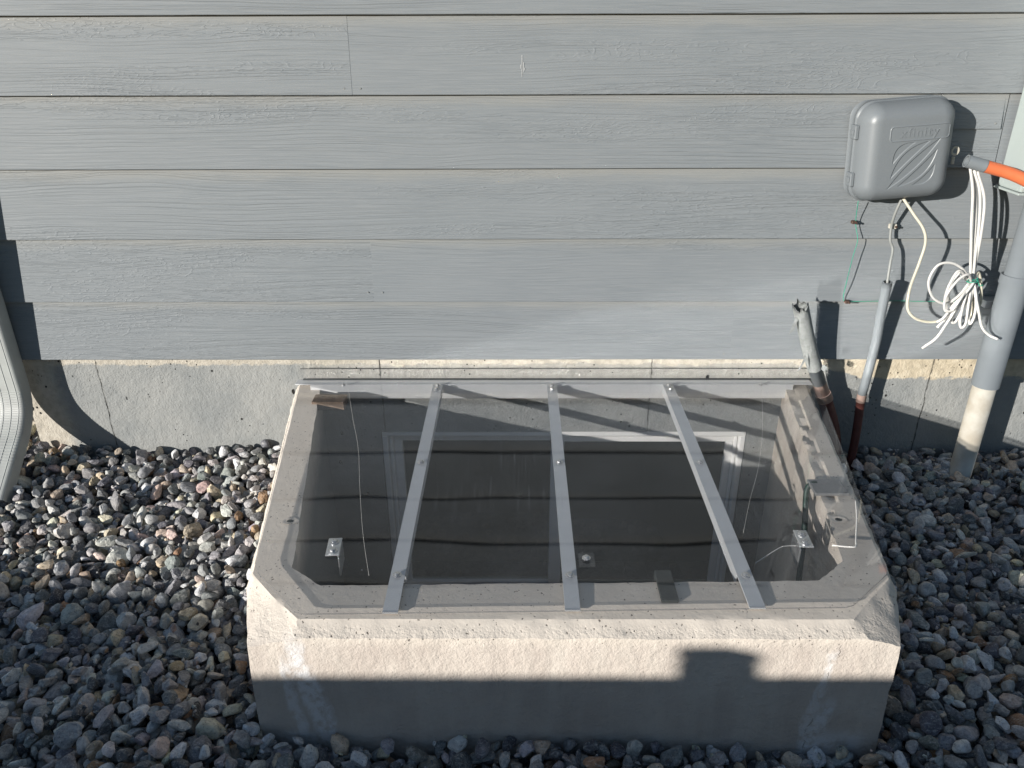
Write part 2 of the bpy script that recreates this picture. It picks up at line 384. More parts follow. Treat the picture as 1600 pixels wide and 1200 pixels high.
def add_box(bm, lo, hi, bevel=0.0, seg=1, mtx=None):
    r = bmesh.ops.create_cube(bm, size=1.0)
    vs_ = r['verts']
    c = [(a + b) / 2 for a, b in zip(lo, hi)]; s = [b - a for a, b in zip(lo, hi)]
    for v in vs_: v.co = Vector((v.co.x * s[0] + c[0], v.co.y * s[1] + c[1], v.co.z * s[2] + c[2]))
    if bevel:
        es = list({e for v in vs_ for e in v.link_edges})
        rb = bmesh.ops.bevel(bm, geom=es, offset=bevel, segments=seg, affect='EDGES', profile=0.6)
        vs_ = list({v for f in rb['faces'] for v in f.verts} | {v for v in vs_ if v.is_valid})
    if mtx is not None:
        for v in vs_: v.co = mtx @ v.co
    return vs_

def box(name, lo, hi, mat, parent=None, bevel=0.001, seg=1, origin=None, mtx=None, **props):
    bm = bmesh.new(); add_box(bm, lo, hi, bevel, seg, mtx)
    return bm_obj(name, bm, mat, parent, False, origin, **props)

def catmull(pts, n=8):
    P = [Vector(p) for p in pts]; P = [P[0] * 2 - P[1]] + P + [P[-1] * 2 - P[-2]]
    out = []
    for i in range(1, len(P) - 2):
        a, b, c, d = P[i - 1:i + 3]
        for k in range(n):
            t = k / n
            out.append(0.5 * ((2 * b) + (c - a) * t + (2 * a - 5 * b + 4 * c - d) * t * t + (3 * b - a - 3 * c + d) * t ** 3))
    out.append(P[-2])
    return out

def tube_geo(path, rad, n=10, cap=True, jitter=0.0):
    pts = [Vector(p) for p in path]; N = len(pts)
    R_ = rad if hasattr(rad, '__len__') else [rad] * N
    tang = []
    for i in range(N):
        a = pts[max(i - 1, 0)]; b = pts[min(i + 1, N - 1)]; tang.append((b - a).normalized())
    up = Vector((0, 1, 0)) if abs(tang[0].y) < 0.9 else Vector((1, 0, 0))
    u = (up - tang[0] * up.dot(tang[0])).normalized()
    V = []; Fc = []
    for i in range(N):
        u = (u - tang[i] * u.dot(tang[i])).normalized(); v = tang[i].cross(u)
        for k in range(n):
            a = 2 * PI * k / n
            r = R_[i] * (1 + jitter * mnoise.noise(pts[i] * 60 + Vector((math.cos(a), math.sin(a), 0)) * 2))
            V.append(pts[i] + (u * math.cos(a) + v * math.sin(a)) * r)
    for i in range(N - 1):
        for k in range(n):
            k2 = (k + 1) % n
            Fc.append((i * n + k, i * n + k2, (i + 1) * n + k2, (i + 1) * n + k))
    if cap:
        Fc.append(tuple(range(n - 1, -1, -1))); Fc.append(tuple((N - 1) * n + k for k in range(n)))
    return V, Fc

def tube(name, path, rad, mat, parent=None, n=12, smooth=True, sm=6, **props):
    pth = catmull(path, sm) if sm and len(path) > 2 else path
    r = rad
    if hasattr(rad, '__len__'):
        r = list(np.interp(np.linspace(0, 1, len(pth)), np.linspace(0, 1, len(rad)), rad))
    V, Fc = tube_geo(pth, r, n)
    o = mobj(name, V, Fc, mat, parent, smooth, **props)
    return o

def pipe(name, path, mat, parent, r, wall=0.003, n=28, **props):
    """open-ended pipe with a wall thickness, straight between the given points"""
    pts = catmull(path, 5) if len(path) > 2 else [Vector(p) for p in path]
    V1, _ = tube_geo(pts, r, n, False); V2, _ = tube_geo(pts, r - wall, n, False)
    N = len(pts); V = V1 + V2; off = len(V1); Fc = []
    for i in range(N - 1):
        for k in range(n):
            k2 = (k + 1) % n
            Fc.append((i * n + k, i * n + k2, (i + 1) * n + k2, (i + 1) * n + k))
            Fc.append((off + i * n + k2, off + i * n + k, off + (i + 1) * n + k, off + (i + 1) * n + k2))
    for i in (0, N - 1):
        for k in range(n):
            k2 = (k + 1) % n
            Fc.append((i * n + k, i * n + k2, off + i * n + k2, off + i * n + k))
    o = mobj(name, V, Fc, mat, parent, True, **props)
    me = o.data
    for p in me.polygons[-2 * n:]: p.use_smooth = False
    return o

_boltmesh = {}
def bolt(parent, pos, r=0.0075, mat=None):
    mat = mat or M_BOLT
    key = (round(r, 4), mat.name)
    if key not in _boltmesh:
        bm = bmesh.new()
        prof = [(r, 0), (r, 0.0010), (r * 0.9, 0.0015), (r * 0.62, 0.0016)]
        n = 18; rings = []
        for rr, zz in prof:
            rings.append([bm.verts.new((rr * math.cos(2 * PI * k / n), rr * math.sin(2 * PI * k / n), zz)) for k in range(n)])
        for a, b in zip(rings[:-1], rings[1:]):
            for k in range(n): bm.faces.new((a[k], a[(k + 1) % n], b[(k + 1) % n], b[k]))
        bm.faces.new(rings[-1])
        hx = []
        for zz, s in ((0.0015, 1.0), (0.0048, 1.0), (0.0056, 0.82)):
            hx.append([bm.verts.new((r * 0.62 * s * math.cos(PI * k / 3 + .3), r * 0.62 * s * math.sin(PI * k / 3 + .3), zz)) for k in range(6)])
        for a, b in zip(hx[:-1], hx[1:]):
            for k in range(6): bm.faces.new((a[k], a[(k + 1) % 6], b[(k + 1) % 6], b[k]))
        bm.faces.new(hx[-1])
        me = bpy.data.meshes.new('bolt'); bm.to_mesh(me); bm.free(); me.materials.append(mat)
        _boltmesh[key] = me
    o = bpy.data.objects.new('bolt', _boltmesh[key]); COL.objects.link(o)
    o.parent = parent; o.location = Vector(pos) - wloc(parent)
    o.rotation_euler = (0, 0, random.uniform(0, 3))
    return o

# ------------------------------------------------------------------ ground
WELL_IN = [(-.58, .03), (-.442, -.81), (-.375, -.863), (.578, -.848), (.645, -.79), (.777, -.067), (.787, .03)]
WELL_OUT = [(-.655, .03), (-.525, -.84), (-.482, -.985), (-.385, -.985), (.62, -.985), (.68, -.985), (.73, -.85), (.862, .03)]
WELL_TOP = [(-.643, .03), (-.517, -.83), (-.46, -.895), (-.395, -.957), (.605, -.957), (.66, -.90), (.717, -.845), (.85, .03)]
RIM = 0.206
def ground_z(x, y):
    x = np.asarray(x, float); y = np.asarray(y, float)
    z = 0.0 + 0.055 * np.clip(y, -1.2, 0)
    z = z - 0.05 * np.clip((-x - 0.7) / 0.6, 0, 1) * np.clip(-y / 0.4, 0, 1)
    z = z + 0.045 * np.exp(-((x + .62) / .24) ** 2) * np.clip(-y / .7, 0, 1)
    z = z - 0.045 * np.clip((x - 1.1) / .3, 0, 1) * np.clip((-y - .1) / .3, 0, 1)
    z = z + 0.012 * np.sin(3.1 * x + 1.2) * np.cos(4.3 * y) + 0.010 * np.sin(7.0 * x + 5 * y)
    return z
hole = [(-.62, .05), (-.49, -.85), (-.42, -.93), (.60, -.93), (.69, -.85), (.82, .05)]
gv = [(-15, .05), (-15, -15), (15, -15), (15, .05)] + hole[::-1]
bm = bmesh.new()
f = bm.faces.new([bm.verts.new((x, y, -0.13)) for x, y in gv])
bmesh.ops.triangulate(bm, faces=[f])
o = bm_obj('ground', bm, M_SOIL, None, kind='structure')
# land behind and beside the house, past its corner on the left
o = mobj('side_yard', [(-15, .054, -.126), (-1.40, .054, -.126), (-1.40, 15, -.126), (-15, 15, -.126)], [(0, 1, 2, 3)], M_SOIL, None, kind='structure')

# ------------------------------------------------------------------ house
house = root('house', 'grey lap sided house wall on a painted concrete foundation', 'house', (0, 0.5, 0))
box('wall_core', (-1.445, 0.018, 0.305), (4.0, 3.2, 3.02), M_ROOM, house, 0)
ROWS = [.298, .472, .648, .832, 1.0107, 1.190, 1.369, 1.548, 1.727, 1.906, 2.085, 2.264, 2.443, 2.622, 2.80]
def plank(x0, x1, zb, expo, top=None, dy=0.0, bot=0.0):
    t = expo + 0.026 if top is None else top
    n = max(2, int((x1 - x0) / 0.12))
    V = []; Fc = []
    prof = [(0.0012, bot), (0.0, bot + 0.0015), (0.0125 * expo / 0.178, expo), (0.0135, t), (0.0175, t), (0.0100, bot)]
    for i in range(n + 1):
        x = x0 + (x1 - x0) * i / n
        j = 0.0009 * mnoise.noise(Vector((x * 1.7, zb * 9, 0))); jz = 0.0007 * mnoise.noise(Vector((x * 1.1, zb * 5, 4)))
        for (py, pz) in prof: V.append((x, py + dy + j, zb + pz + jz))
    m = len(prof)
    for i in range(n):
        for k in range(m):
            k2 = (k + 1) % m
            Fc.append((i * m + k, (i + 1) * m + k, (i + 1) * m + k2, i * m + k2))
    Fc.append(tuple(range(m))); Fc.append(tuple(n * m + k for k in range(m - 1, -1, -1)))
    mobj('siding_plank', V, Fc, M_SID, house, origin=((x0 + x1) / 2, 0, zb))
joints = {0: [0.607], 1: [-0.394], 2: [2.3], 4: [-0.406, 2.2], 5: [1.5], 6: [-.9, 2.6], 7: [.4], 8: [1.7], 9: [-.2], 10: [1.1], 11: [.1], 12: [2.0], 13: [-.7]}
for i in range(len(ROWS) - 1):
    zb = ROWS[i]; ex = ROWS[i + 1] - zb
    if i == 3:
        plank(-1.45, 1.05, zb, ex)
        plank(1.0515, 1.2105, zb, ex, bot=0.0945)
        plank(1.0515, 1.2185, zb, ex, top=0.0905, dy=-0.0006)
        plank(1.2215, 4.0, zb, ex)
        continue
    xs = [-1.45] + joints.get(i, []) + [4.0]
    for a, b in zip(xs[:-1], xs[1:]):
        plank(a, b, zb, ex, dy=random.uniform(-.0006, .0006))
for (nx_, nz_) in ((-.425, 1.026), (-.385, 1.026), (-.41, .50), (-.37, .50), (.59, .315), (.63, .315), (1.195, .94), (1.235, .845)):
    V, Fx = tube_geo([(nx_, .003, nz_), (nx_, -.0006, nz_)], .0022, 8)
    mobj('nail_head', V, Fx, M_SID, house)
M_SCUFF = mat_plain('chalky_scuff', (0.58, 0.59, 0.59), 0.9, var=0.2, nscale=300)
for (dx_, z0_, z1_) in ((0, 1.052, 1.100), (.0035, 1.062, 1.084), (-.003, 1.070, 1.079), (.006, 1.066, 1.072)):
    x_ = .013 + dx_
    mobj('paint_scuff', [(x_ - .0005, -.0012 + (z0_ - 1.0107) * .07, z0_), (x_ + .0004, -.0012 + (z0_ - 1.0107) * .07, z0_), (x_ + .0009, -.0012 + (z1_ - 1.0107) * .07, z1_), (x_ - .0006, -.0012 + (z1_ - 1.0107) * .07, z1_)], [(0, 1, 2, 3)], M_SCUFF, house)
# side wall of the house (round the left corner)
box('corner_board', (-1.472, -0.004, 0.298), (-1.4515, 0.10, 3.0), M_SID, house, 0.002)
# foundation with a window opening
WX0, WX1, WZ0, WZ1 = -.415, .70, -.62, .046
bm = bmesh.new()
FY = 0.03
xs = [-1.462, WX0, WX1, 4.0]; zs = [-1.1, WZ0, WZ1, 0.303]
for a in range(3):
    for b in range(3):
        if a == 1 and b == 1: continue
        q = [bm.verts.new(p) for p in ((xs[a], FY, zs[b]), (xs[a + 1], FY, zs[b]), (xs[a + 1], FY, zs[b + 1]), (xs[a], FY, zs[b + 1]))]
        bm.faces.new(q)
for (p, q) in (((WX0, WZ0), (WX1, WZ0)), ((WX1, WZ0), (WX1, WZ1)), ((WX1, WZ1), (WX0, WZ1)), ((WX0, WZ1), (WX0, WZ0))):
    bm.faces.new([bm.verts.new(c) for c in ((p[0], FY, p[1]), (p[0], .25, p[1]), (q[0], .25, q[1]), (q[0], FY, q[1]))])
bm.faces.new([bm.verts.new(c) for c in ((-1.462, FY, -1.1), (-1.462, 3.2, -1.1), (-1.462, 3.2, .303), (-1.462, FY, .303))])
bm.faces.new([bm.verts.new(c) for c in ((-1.462, FY, .303), (-1.462, 3.2, .303), (4, 3.2, .303), (4, FY, .303))])
bmesh.ops.remove_doubles(bm, verts=bm.verts, dist=1e-5)
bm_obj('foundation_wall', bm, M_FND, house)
# basement room seen darkly through the panes
bm = bmesh.new(); add_box(bm, (-1.2, .252, -1.1), (1.6, 2.6, .25))
for f in [f for f in bm.faces if f.calc_center_median().y < .3]: bm.faces.remove(f)
bm_obj('basement_room', bm, M_ROOM, house)
for (a, b, c, d) in ((-1.2, WX0, -1.1, .25), (WX1, 1.6, -1.1, .25), (WX0, WX1, WZ1, .25), (WX0, WX1, -1.1, WZ0)):
    mobj('room_wall', [(a, .254, c), (b, .254, c), (b, .254, d), (a, .254, d)], [(0, 1, 2, 3)], M_ROOM, house)
# window: outer frame > sashes, panes
def ring(name, x0, x1, z0, z1, w_, y0, y1, mat, parent, bev=0.002, wl_=None, wr_=None):
    bm = bmesh.new(); wl_ = wl_ or w_; wr_ = wr_ or w_
    add_box(bm, (x0, y0, z1 - w_), (x1, y1, z1), bev); add_box(bm, (x0, y0, z0), (x1, y1, z0 + w_), bev)
    add_box(bm, (x0, y0 + .0004, z0 + w_ + .0003), (x0 + wl_, y1, z1 - w_ - .0003), bev)
    add_box(bm, (x1 - wr_, y0 + .0004, z0 + w_ + .0003), (x1, y1, z1 - w_ - .0003), bev)
    return bm_obj(name, bm, mat, parent)
win = ring('window_frame', WX0 + .002, WX1 - .002, WZ0 + .002, WZ1 - .002, .016, .034, .12, M_VINYL, house)
ring('window_stop', WX0 + .020, WX1 - .020, WZ0 + .020, WZ1 - .020, .010, .052, .118, M_VINYL, win)
XM = .128
ring('sash', WX0 + .0305, XM + .022, WZ0 + .0305, WZ1 - .0305, .026, .074, .100, M_VINYL, win)
ring('sash', XM - .022, WX1 - .0305, WZ0 + .0305, WZ1 - .0305, .022, .060, .0735, M_VINYL, win, wl_=.040)
mobj('pane', [(WX0 + .045, .088, WZ0 + .045), (XM, .088, WZ0 + .045), (XM, .088, WZ1 - .045), (WX0 + .045, .088, WZ1 - .045)], [(0, 1, 2, 3)], M_PANE, win)
mobj('pane', [(XM, .067, WZ0 + .045), (WX1 - .045, .067, WZ0 + .045), (WX1 - .045, .067, WZ1 - .045), (XM, .067, WZ1 - .045)], [(0, 1, 2, 3)], M_PANE, win)

# ------------------------------------------------------------------ window well
well = root('window_well', 'cream concrete window well box standing in gravel against the foundation', 'window well', (.1, -.5, -.13))
def resamp(path, counts):
    out = []
    for (a, b), n in zip(zip(path[:-1], path[1:]), counts):
        for k in range(n): out.append((a[0] + (b[0] - a[0]) * k / n, a[1] + (b[1] - a[1]) * k / n))
    out.append(path[-1]); return out
cnt = [56, 10, 8, 64, 8, 10, 56]
inn = [WELL_IN[0], WELL_IN[1], ((WELL_IN[1][0] + WELL_IN[2][0]) / 2, (WELL_IN[1][1] + WELL_IN[2][1]) / 2), WELL_IN[2], WELL_IN[3],
       ((WELL_IN[3][0] + WELL_IN[4][0]) / 2, (WELL_IN[3][1] + WELL_IN[4][1]) / 2), WELL_IN[4], WELL_IN[6]]
pO = resamp(WELL_OUT, cnt); pT = resamp(WELL_TOP, cnt); pI = resamp(inn, cnt)
NC = len(pO)
crn = [.190] * len(WELL_OUT); crn[2] = .168; crn[5] = .172          # body arris drops at the two chamfered corners
zO = [z for (z, _) in resamp(list(zip([.19, .186, .168, .19, .19, .172, .186, .19], [0] * 8)), cnt)]
rows = []
def lerp2(a, b, t): return (a[0] + (b[0] - a[0]) * t, a[1] + (b[1] - a[1]) * t)
zb_list = np.linspace(-.40, 1, 22)
cxm, cym = .11, -.45
for t in np.linspace(0, 1, 22):                     # outer face, bottom to arris
    r = []
    for c in range(NC):
        z = -.40 + (zO[c] + .40) * t
        fl = 0.012 * (1 - t)
        dx, dy = pO[c][0] - cxm, pO[c][1] - cym
        r.append((pO[c][0] + fl * np.sign(dx) * min(1, abs(dx) * 3), pO[c][1] - fl * .5 * (dy < -.3), z))
    rows.append(r)
for t in (.25, .5, .75, 1.0):
    rows.append([(*lerp2(pO[c], pT[c], t), zO[c] + (RIM - .002 - zO[c]) * t) for c in range(NC)])
for t in np.linspace(0.04, 1, 9):
    rows.append([(*lerp2(pT[c], pI[c], t), RIM) for c in range(NC)])
for t in np.linspace(0.02, 1, 26):
    rows.append([(*pI[c], RIM - .002 - (RIM + 1.0) * t) for c in range(NC)])
V = []; NR = len(rows)
for ri, r in enumerate(rows):
    for ci, p in enumerate(r):
        v = Vector(p)
        a = .0022; top_in = 26 <= ri < 35
        if top_in: a = .0004
        if ri in (34, 35): a = .0022
        if ri in (21, 22): a = .0026
        d = Vector((mnoise.noise(v * 28), mnoise.noise(v * 28 + Vector((9, 0, 0))), mnoise.noise(v * 28 + Vector((0, 9, 0))) * (.5 if top_in else 1)))
        d2 = Vector((mnoise.noise(v * 75), mnoise.noise(v * 75 + Vector((9, 0, 0))), mnoise.noise(v * 75 + Vector((0, 9, 0)))))
        v = v + d * a + d2 * a * .5
        if top_in and v.z > RIM + .0005: v.z = RIM + .0005
        # broken aggregate along the inner arris of the right wall
        if 31 <= ri <= 37 and p[0] > .66 and -.62 < p[1] < 0:
            k = max(0, mnoise.noise(Vector((p[0] * 40, p[1] * 22, 3))) + .25)
            v = v + Vector((.010 * k * (1 if ri <= 35 else .3), 0, -.012 * k))
        V.append(v)
Fc = [(i * NC + c, i * NC + c + 1, (i + 1) * NC + c + 1, (i + 1) * NC + c) for i in range(NR - 1) for c in range(NC - 1)]
Fc = [f[::-1] for f in Fc]
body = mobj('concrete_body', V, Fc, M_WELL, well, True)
body.data.set_sharp_from_angle(angle=math.radians(19))
bpy.context.view_layer.update()
# lifting-pin holes with spalled edges in the rim
for (hx, hy) in ((-.487, -.656), (.690, -.650)):
    V = []; n = 16
    for j, (rr, zz) in enumerate(((.017, .0012), (.0125, .0016), (.010, .0006), (.007, .0010))):
        for k in range(n):
            a = 2 * PI * k / n; q = 1 + .25 * mnoise.noise(Vector((hx * 9, math.cos(a) * 1.5, math.sin(a) * 1.5 + j)))
            V.append((hx + rr * q * 1.15 * math.cos(a), hy + rr * q * math.sin(a) * .8, RIM + zz))
    Fc = [(j * n + k, j * n + (k + 1) % n, (j + 1) * n + (k + 1) % n, (j + 1) * n + k) for j in range(3) for k in range(n)]
    mobj('hole_rim', V, Fc, M_WELL, well, True)
    mobj('pin_hole_shade', [V[2 * n + k] for k in range(n)], [tuple(range(n))], M_RUBBER, well)  # flat dark disc stands in for the shade inside the hole
mobj('well_floor', [(-.6, .028, -.95), (.8, .028, -.95), (.8, -.9, -.95), (-.6, -.9, -.95)], [(0, 1, 2, 3)], M_SOIL, well)
box('wood_shim', (-.575, -.100, RIM - .02), (-.485, -.050, RIM + .0065), M_BROWN, well, .001)

# ------------------------------------------------------------------ cover
cov = root('window_well_cover', 'clear plastic cover sheet with aluminium bars lying on the window well', 'well cover', (.1, -.45, RIM))
SZ = .2150; ST = .003
outl = [(-.632, -.002), (-.600, -.234), (-.512, -.815), (-.500, -.838), (-.402, -.945), (-.380, -.951), (.595, -.932), (.612, -.926), (.708, -.842), (.716, -.820), (.868, -.002)]
def sheet_z(y):
    """the sheet is highest at the wall and bows down towards its front edge"""
    q = max(0.0, min(1.0, -y / .945))
    return .2140 + .0095 * (1 - q * q)
bm = bmesh.new()
f_ = bm.faces.new([bm.verts.new((x, y, 0)) for x, y in outl])
bmesh.ops.triangulate(bm, faces=[f_])
for k in range(1, 24):
    bmesh.ops.bisect_plane(bm, geom=list(bm.verts) + list(bm.edges) + list(bm.faces), plane_co=(0, -.002 - .0395 * k, 0), plane_no=(0, 1, 0))
ex = bmesh.ops.extrude_face_region(bm, geom=list(bm.faces))
up_ = {v for v in ex['geom'] if isinstance(v, bmesh.types.BMVert)}
for v in bm.verts: v.co.z = sheet_z(v.co.y) + (ST if v in up_ else 0)
so = bm_obj('clear_sheet', bm, M_SHEET, cov, True)
so.data.set_sharp_from_angle(angle=math.radians(35))
def mat_edge():
    t = NT('polished_sheet_edge')
    tr = t.n.new('ShaderNodeBsdfTransparent'); mx = t.n.new('ShaderNodeMixShader'); mx.inputs[0].default_value = 0.6
    t.fin((0.10, 0.105, 0.115), 0.3)
    t.l.new(tr.outputs[0], mx.inputs[1]); t.l.new(t.b.outputs[0], mx.inputs[2]); t.l.new(mx.outputs[0], t.out.inputs['Surface'])
    return t.m
M_EDGE = mat_edge()
ev = []; ef = []
for k in range(2, 10):
    a, b = Vector((*outl[k - 1], 0)), Vector((*outl[k], 0))
    nrm = Vector(((b - a).y, -(b - a).x, 0)).normalized()
    if nrm.dot(a - Vector((.1, -.4, 0))) < 0: nrm = -nrm
    i = len(ev)
    for p, zz in ((a, 0), (b, 0), (b, ST), (a, ST)): ev.append(p + nrm * .0008 + Vector((0, 0, zz + sheet_z(p.y))))
    ef.append((i, i + 1, i + 2, i + 3))
mobj('sheet_edge', ev, ef, M_EDGE, cov)
# upstand of the sheet against the foundation
WZ = sheet_z(0)
box('upstand', (-.628, .010, WZ + .0032), (.864, .013, .264), M_SHEET, cov, 0)
box('upstand_edge', (-.628, .0096, .2642), (.864, .0134, .2654), M_EDGE, cov, 0)
# wall angle
bm = bmesh.new()
add_box(bm, (-.645, -.004, WZ - .0040), (.855, .0275, WZ - .0008), .0005)
add_box(bm, (-.60, -.0075, .178), (.80, -.0045, WZ - .0008), .0005)
bm_obj('wall_angle', bm, M_ALUP, cov)
box('dark_gap_seal', (-.628, .0205, WZ - .0002), (.866, .0275, WZ + .003), M_RUBBER, cov, .001)
# three bars, each a flat leg under the sheet and an upright leg hanging into the opening
BARS = [(-.229, .0140, 1), (.101, .0140, 1), (.437, .0145, -1)]
for bx, hw, side in BARS:
    bm = bmesh.new()
    yf = -.951 + .0195 * (bx + .38) + .004
    xa = bx + hw - .003 if side > 0 else bx - hw
    for (x0, x1, ya, yb, zt, zb_) in ((bx - hw, bx + hw, yf, -.0085, -.0006, -.0040), (xa, xa + .003, -.835, -.0095, -.0041, -.026)):
        st_ = []
        for yy in np.linspace(yb, ya, 13):
            z0 = sheet_z(yy)
            st_.append([bm.verts.new(c) for c in ((x0, yy, z0 + zb_), (x1, yy, z0 + zb_), (x1, yy, z0 + zt), (x0, yy, z0 + zt))])
        for a_, b__ in zip(st_[:-1], st_[1:]):
            for k in range(4): bm.faces.new((a_[k], a_[(k + 1) % 4], b__[(k + 1) % 4], b__[k]))
        bm.faces.new(st_[0]); bm.faces.new(st_[-1][::-1])
    b_ = bm_obj('bar', bm, M_ALUP, cov)
    for by in (-.022, -.047, -.442, -.848): bolt(b_, (bx, by, sheet_z(by) + ST + .0002), .0088)
for bx in (-.50, .70): bolt(cov, (bx, -.02, WZ + ST + .0002), .006)
SZ = sheet_z(-.78)
# hold-down clips
def lclip(name, cx, cy, sx, sy, legside, rot):
    mt = Matrix.Translation((cx, cy, 0)) @ Matrix.Rotation(rot, 4, 'Z')
    bm = bmesh.new()
    add_box(bm, (-sx, -sy, SZ + ST + .0003), (sx, sy, SZ + ST + .0028), .0005, mtx=mt)
    c = bm_obj(name, bm, M_ALU, cov)
    bm = bmesh.new()
    xx = sx - .003 if legside > 0 else -sx
    add_box(bm, (xx, -sy - .001, SZ - .045), (xx + .003, sy * .9, SZ - .0004), .0005, mtx=mt)
    bm_obj('clip_leg', bm, M_ALU, c)
    for q in (-.5, .5): bolt(c, mt @ Vector((0, sy * q, SZ + ST + .0030)), .0098)
lclip('clip', -.368, -.765, .0135, .028, 1, .08)
lclip('clip', .583, -.737, .0135, .028, -1, -.06)
box('clear_tab', (.121, -.826, SZ + ST + .0003), (.152, -.787, SZ + ST + .0040), M_SHEET, cov, 0)
bolt(cov, (.136, -.803, SZ + ST + .0042), .0085)
# glued rubber pad under the sheet at the front
bm = bmesh.new(); add_box(bm, (.266, -.912, RIM + .0008), (.298, -.826, .2140), .001); add_box(bm, (.266, -.845, RIM - .030), (.298, -.826, RIM + .0004), .001)
bm_obj('dark_pad', bm, M_RUBBER, cov)
# long hairline scratches in the sheet
for pts in ([(-.48, -.049), (-.436, -.215), (-.39, -.382), (-.355, -.552), (-.318, -.719), (-.283, -.85)],
            [(.695, -.05), (.65, -.216), (.609, -.35), (.561, -.484), (.511, -.602), (.466, -.718)]):
    pth = catmull([(x, y, sheet_z(y) + ST + .0004) for x, y in pts], 6)
    tube('hairline_scratch', pth, .00024, M_WHITE, cov, n=4, sm=0)
tube('thin_wire', [(.572, -.741, .207), (.55, -.744, .209), (.53, -.751, .208), (.476, -.782, .195)], .0009, M_WHITE, cov, n=6)
tube('bent_wire', [(.743, -.600, SZ + ST + .0045), (.720, -.665, SZ + ST + .0030), (.688, -.742, SZ + ST + .0015), (.682, -.758, SZ + ST + .0015), (.672, -.764, SZ + ST + .0015), (.634, -.758, SZ + ST + .0015)], .0016, M_WHITE, cov, n=8)

# strap over the right rim with the dark green cable going down
st = root('rim_clamp', 'grey clamp bent over the right rim of the well holding a dark green cable', 'clamp', (.71, -.525, RIM))
bm = bmesh.new(); add_box(bm, (.672, -.560, RIM + .0008), (.748, -.500, RIM + .0080), .0012)
bm_obj('clamp_plate', bm, M_CLAMP, st)
gc = tube('green_cable', [(.690, -.512, RIM + .004), (.676, -.514, RIM + .001), (.668, -.52, RIM - .02), (.662, -.56, RIM - .09), (.640, -.63, RIM - .19), (.620, -.69, RIM - .34), (.615, -.72, RIM - .6)],
          .0065, M_DKGREEN, None, n=8)
gc['label'] = 'dark green cable hanging inside the well from the rim clamp'; gc['category'] = 'cable'

# ------------------------------------------------------------------ utility box
ub = root('utility_box', 'rounded grey plastic utility box on the siding with striped lid', 'utility box', (.925, 0, .885))
TILT = Matrix.Translation((.948, 0, .884)) @ Matrix.Rotation(-math.radians(4.6), 4, 'Y')
def rrect(hw, hh, r, n=10):
    out = []
    for cx, cy, a0 in ((hw - r, hh - r, 0), (-hw + r, hh - r, PI / 2), (-hw + r, -hh + r, PI), (hw - r, -hh + r, 1.5 * PI)):
        for k in range(n + 1):
            a = a0 + PI / 2 * k / n; out.append((cx + r * math.cos(a), cy + r * math.sin(a)))
    return out
def loft(name, sections, mat, parent, cap0=True, cap1=True, smooth=True):
    V = []; n = len(sections[0][0]); Fc = []
    for prof, yy in sections:
        for (x, z) in prof: V.append(TILT @ Vector((x, yy, z)))
    for i in range(len(sections) - 1):
        for k in range(n):
            k2 = (k + 1) % n; Fc.append((i * n + k, i * n + k2, (i + 1) * n + k2, (i + 1) * n + k))
    if cap0: Fc.append(tuple(range(n)))
    if cap1: Fc.append(tuple((len(sections) - 1) * n + k for k in range(n - 1, -1, -1)))
    return mobj(name, V, Fc, mat, parent, smooth)
loft('box_base', [(rrect(.113, .119, .040), -.002), (rrect(.113, .119, .040), -.036), (rrect(.1145, .1205, .041), -.0375), (rrect(.1145, .1205, .041), -.043), (rrect(.108, .114, .036), -.0435)], M_BOX, ub)
# lid as a dense relief grid
HW, HH, RC, DEP = .1115, .1175, .044, .056
nu, nv = 300, 324
U = np.linspace(-HW, HW, nu); W_ = np.linspace(-HH, HH, nv)
uu, ww = np.meshgrid(U, W_)
qx = np.abs(uu) - (HW - RC); qy = np.abs(ww) - (HH - RC)
sdf = np.where((qx > 0) & (qy > 0), np.hypot(np.maximum(qx, 0), np.maximum(qy, 0)) - RC, np.maximum(qx, qy) - RC)
ins = np.clip(-sdf, 0, None)
Re = .042
tt = np.clip(1 - ins / Re, 0, 1)
hh_ = DEP * (1 - tt ** 2.6) ** (1 / 2.2)
hh_ += .003 * (1 - (uu / HW) ** 2) * (1 - (ww / HH) ** 2)
# sunken lens-shaped stripes
ru = uu - .012; rw = ww + .026
pp = (ru + rw) / math.sqrt(2); qq = (rw - ru) / math.sqrt(2)
dep = np.zeros_like(uu)
for q0, L, wd, bow in ((.050, .034, .0085, .012), (.026, .060, .0100, .012), (0, .082, .0098, .0), (-.026, .060, .0100, -.012), (-.050, .034, .0085, -.012)):
    qc = q0 - bow * (pp / L) ** 2 * (1 if q0 else 0)
    wdt = wd * (1 - np.clip(np.abs(pp) / L, 0, 1) ** 2)
    e = wdt - np.abs(qq - qc)
    e = np.where(np.abs(pp) < L, e, -1)
    dep = np.maximum(dep, np.clip((e + .0002) / .0010, 0, 1))
hh_ -= dep * .0017
# raised outline of the name plate
rx = np.abs(uu - .018) - (.070 - .007); ry = np.abs(ww - .047) - (.0165 - .007)
rs = np.where((rx > 0) & (ry > 0), np.hypot(np.maximum(rx, 0), np.maximum(ry, 0)) - .007, np.maximum(rx, ry) - .007)
hh_ += .0012 * np.clip((.0016 - np.abs(rs)) / .001, 0, 1)
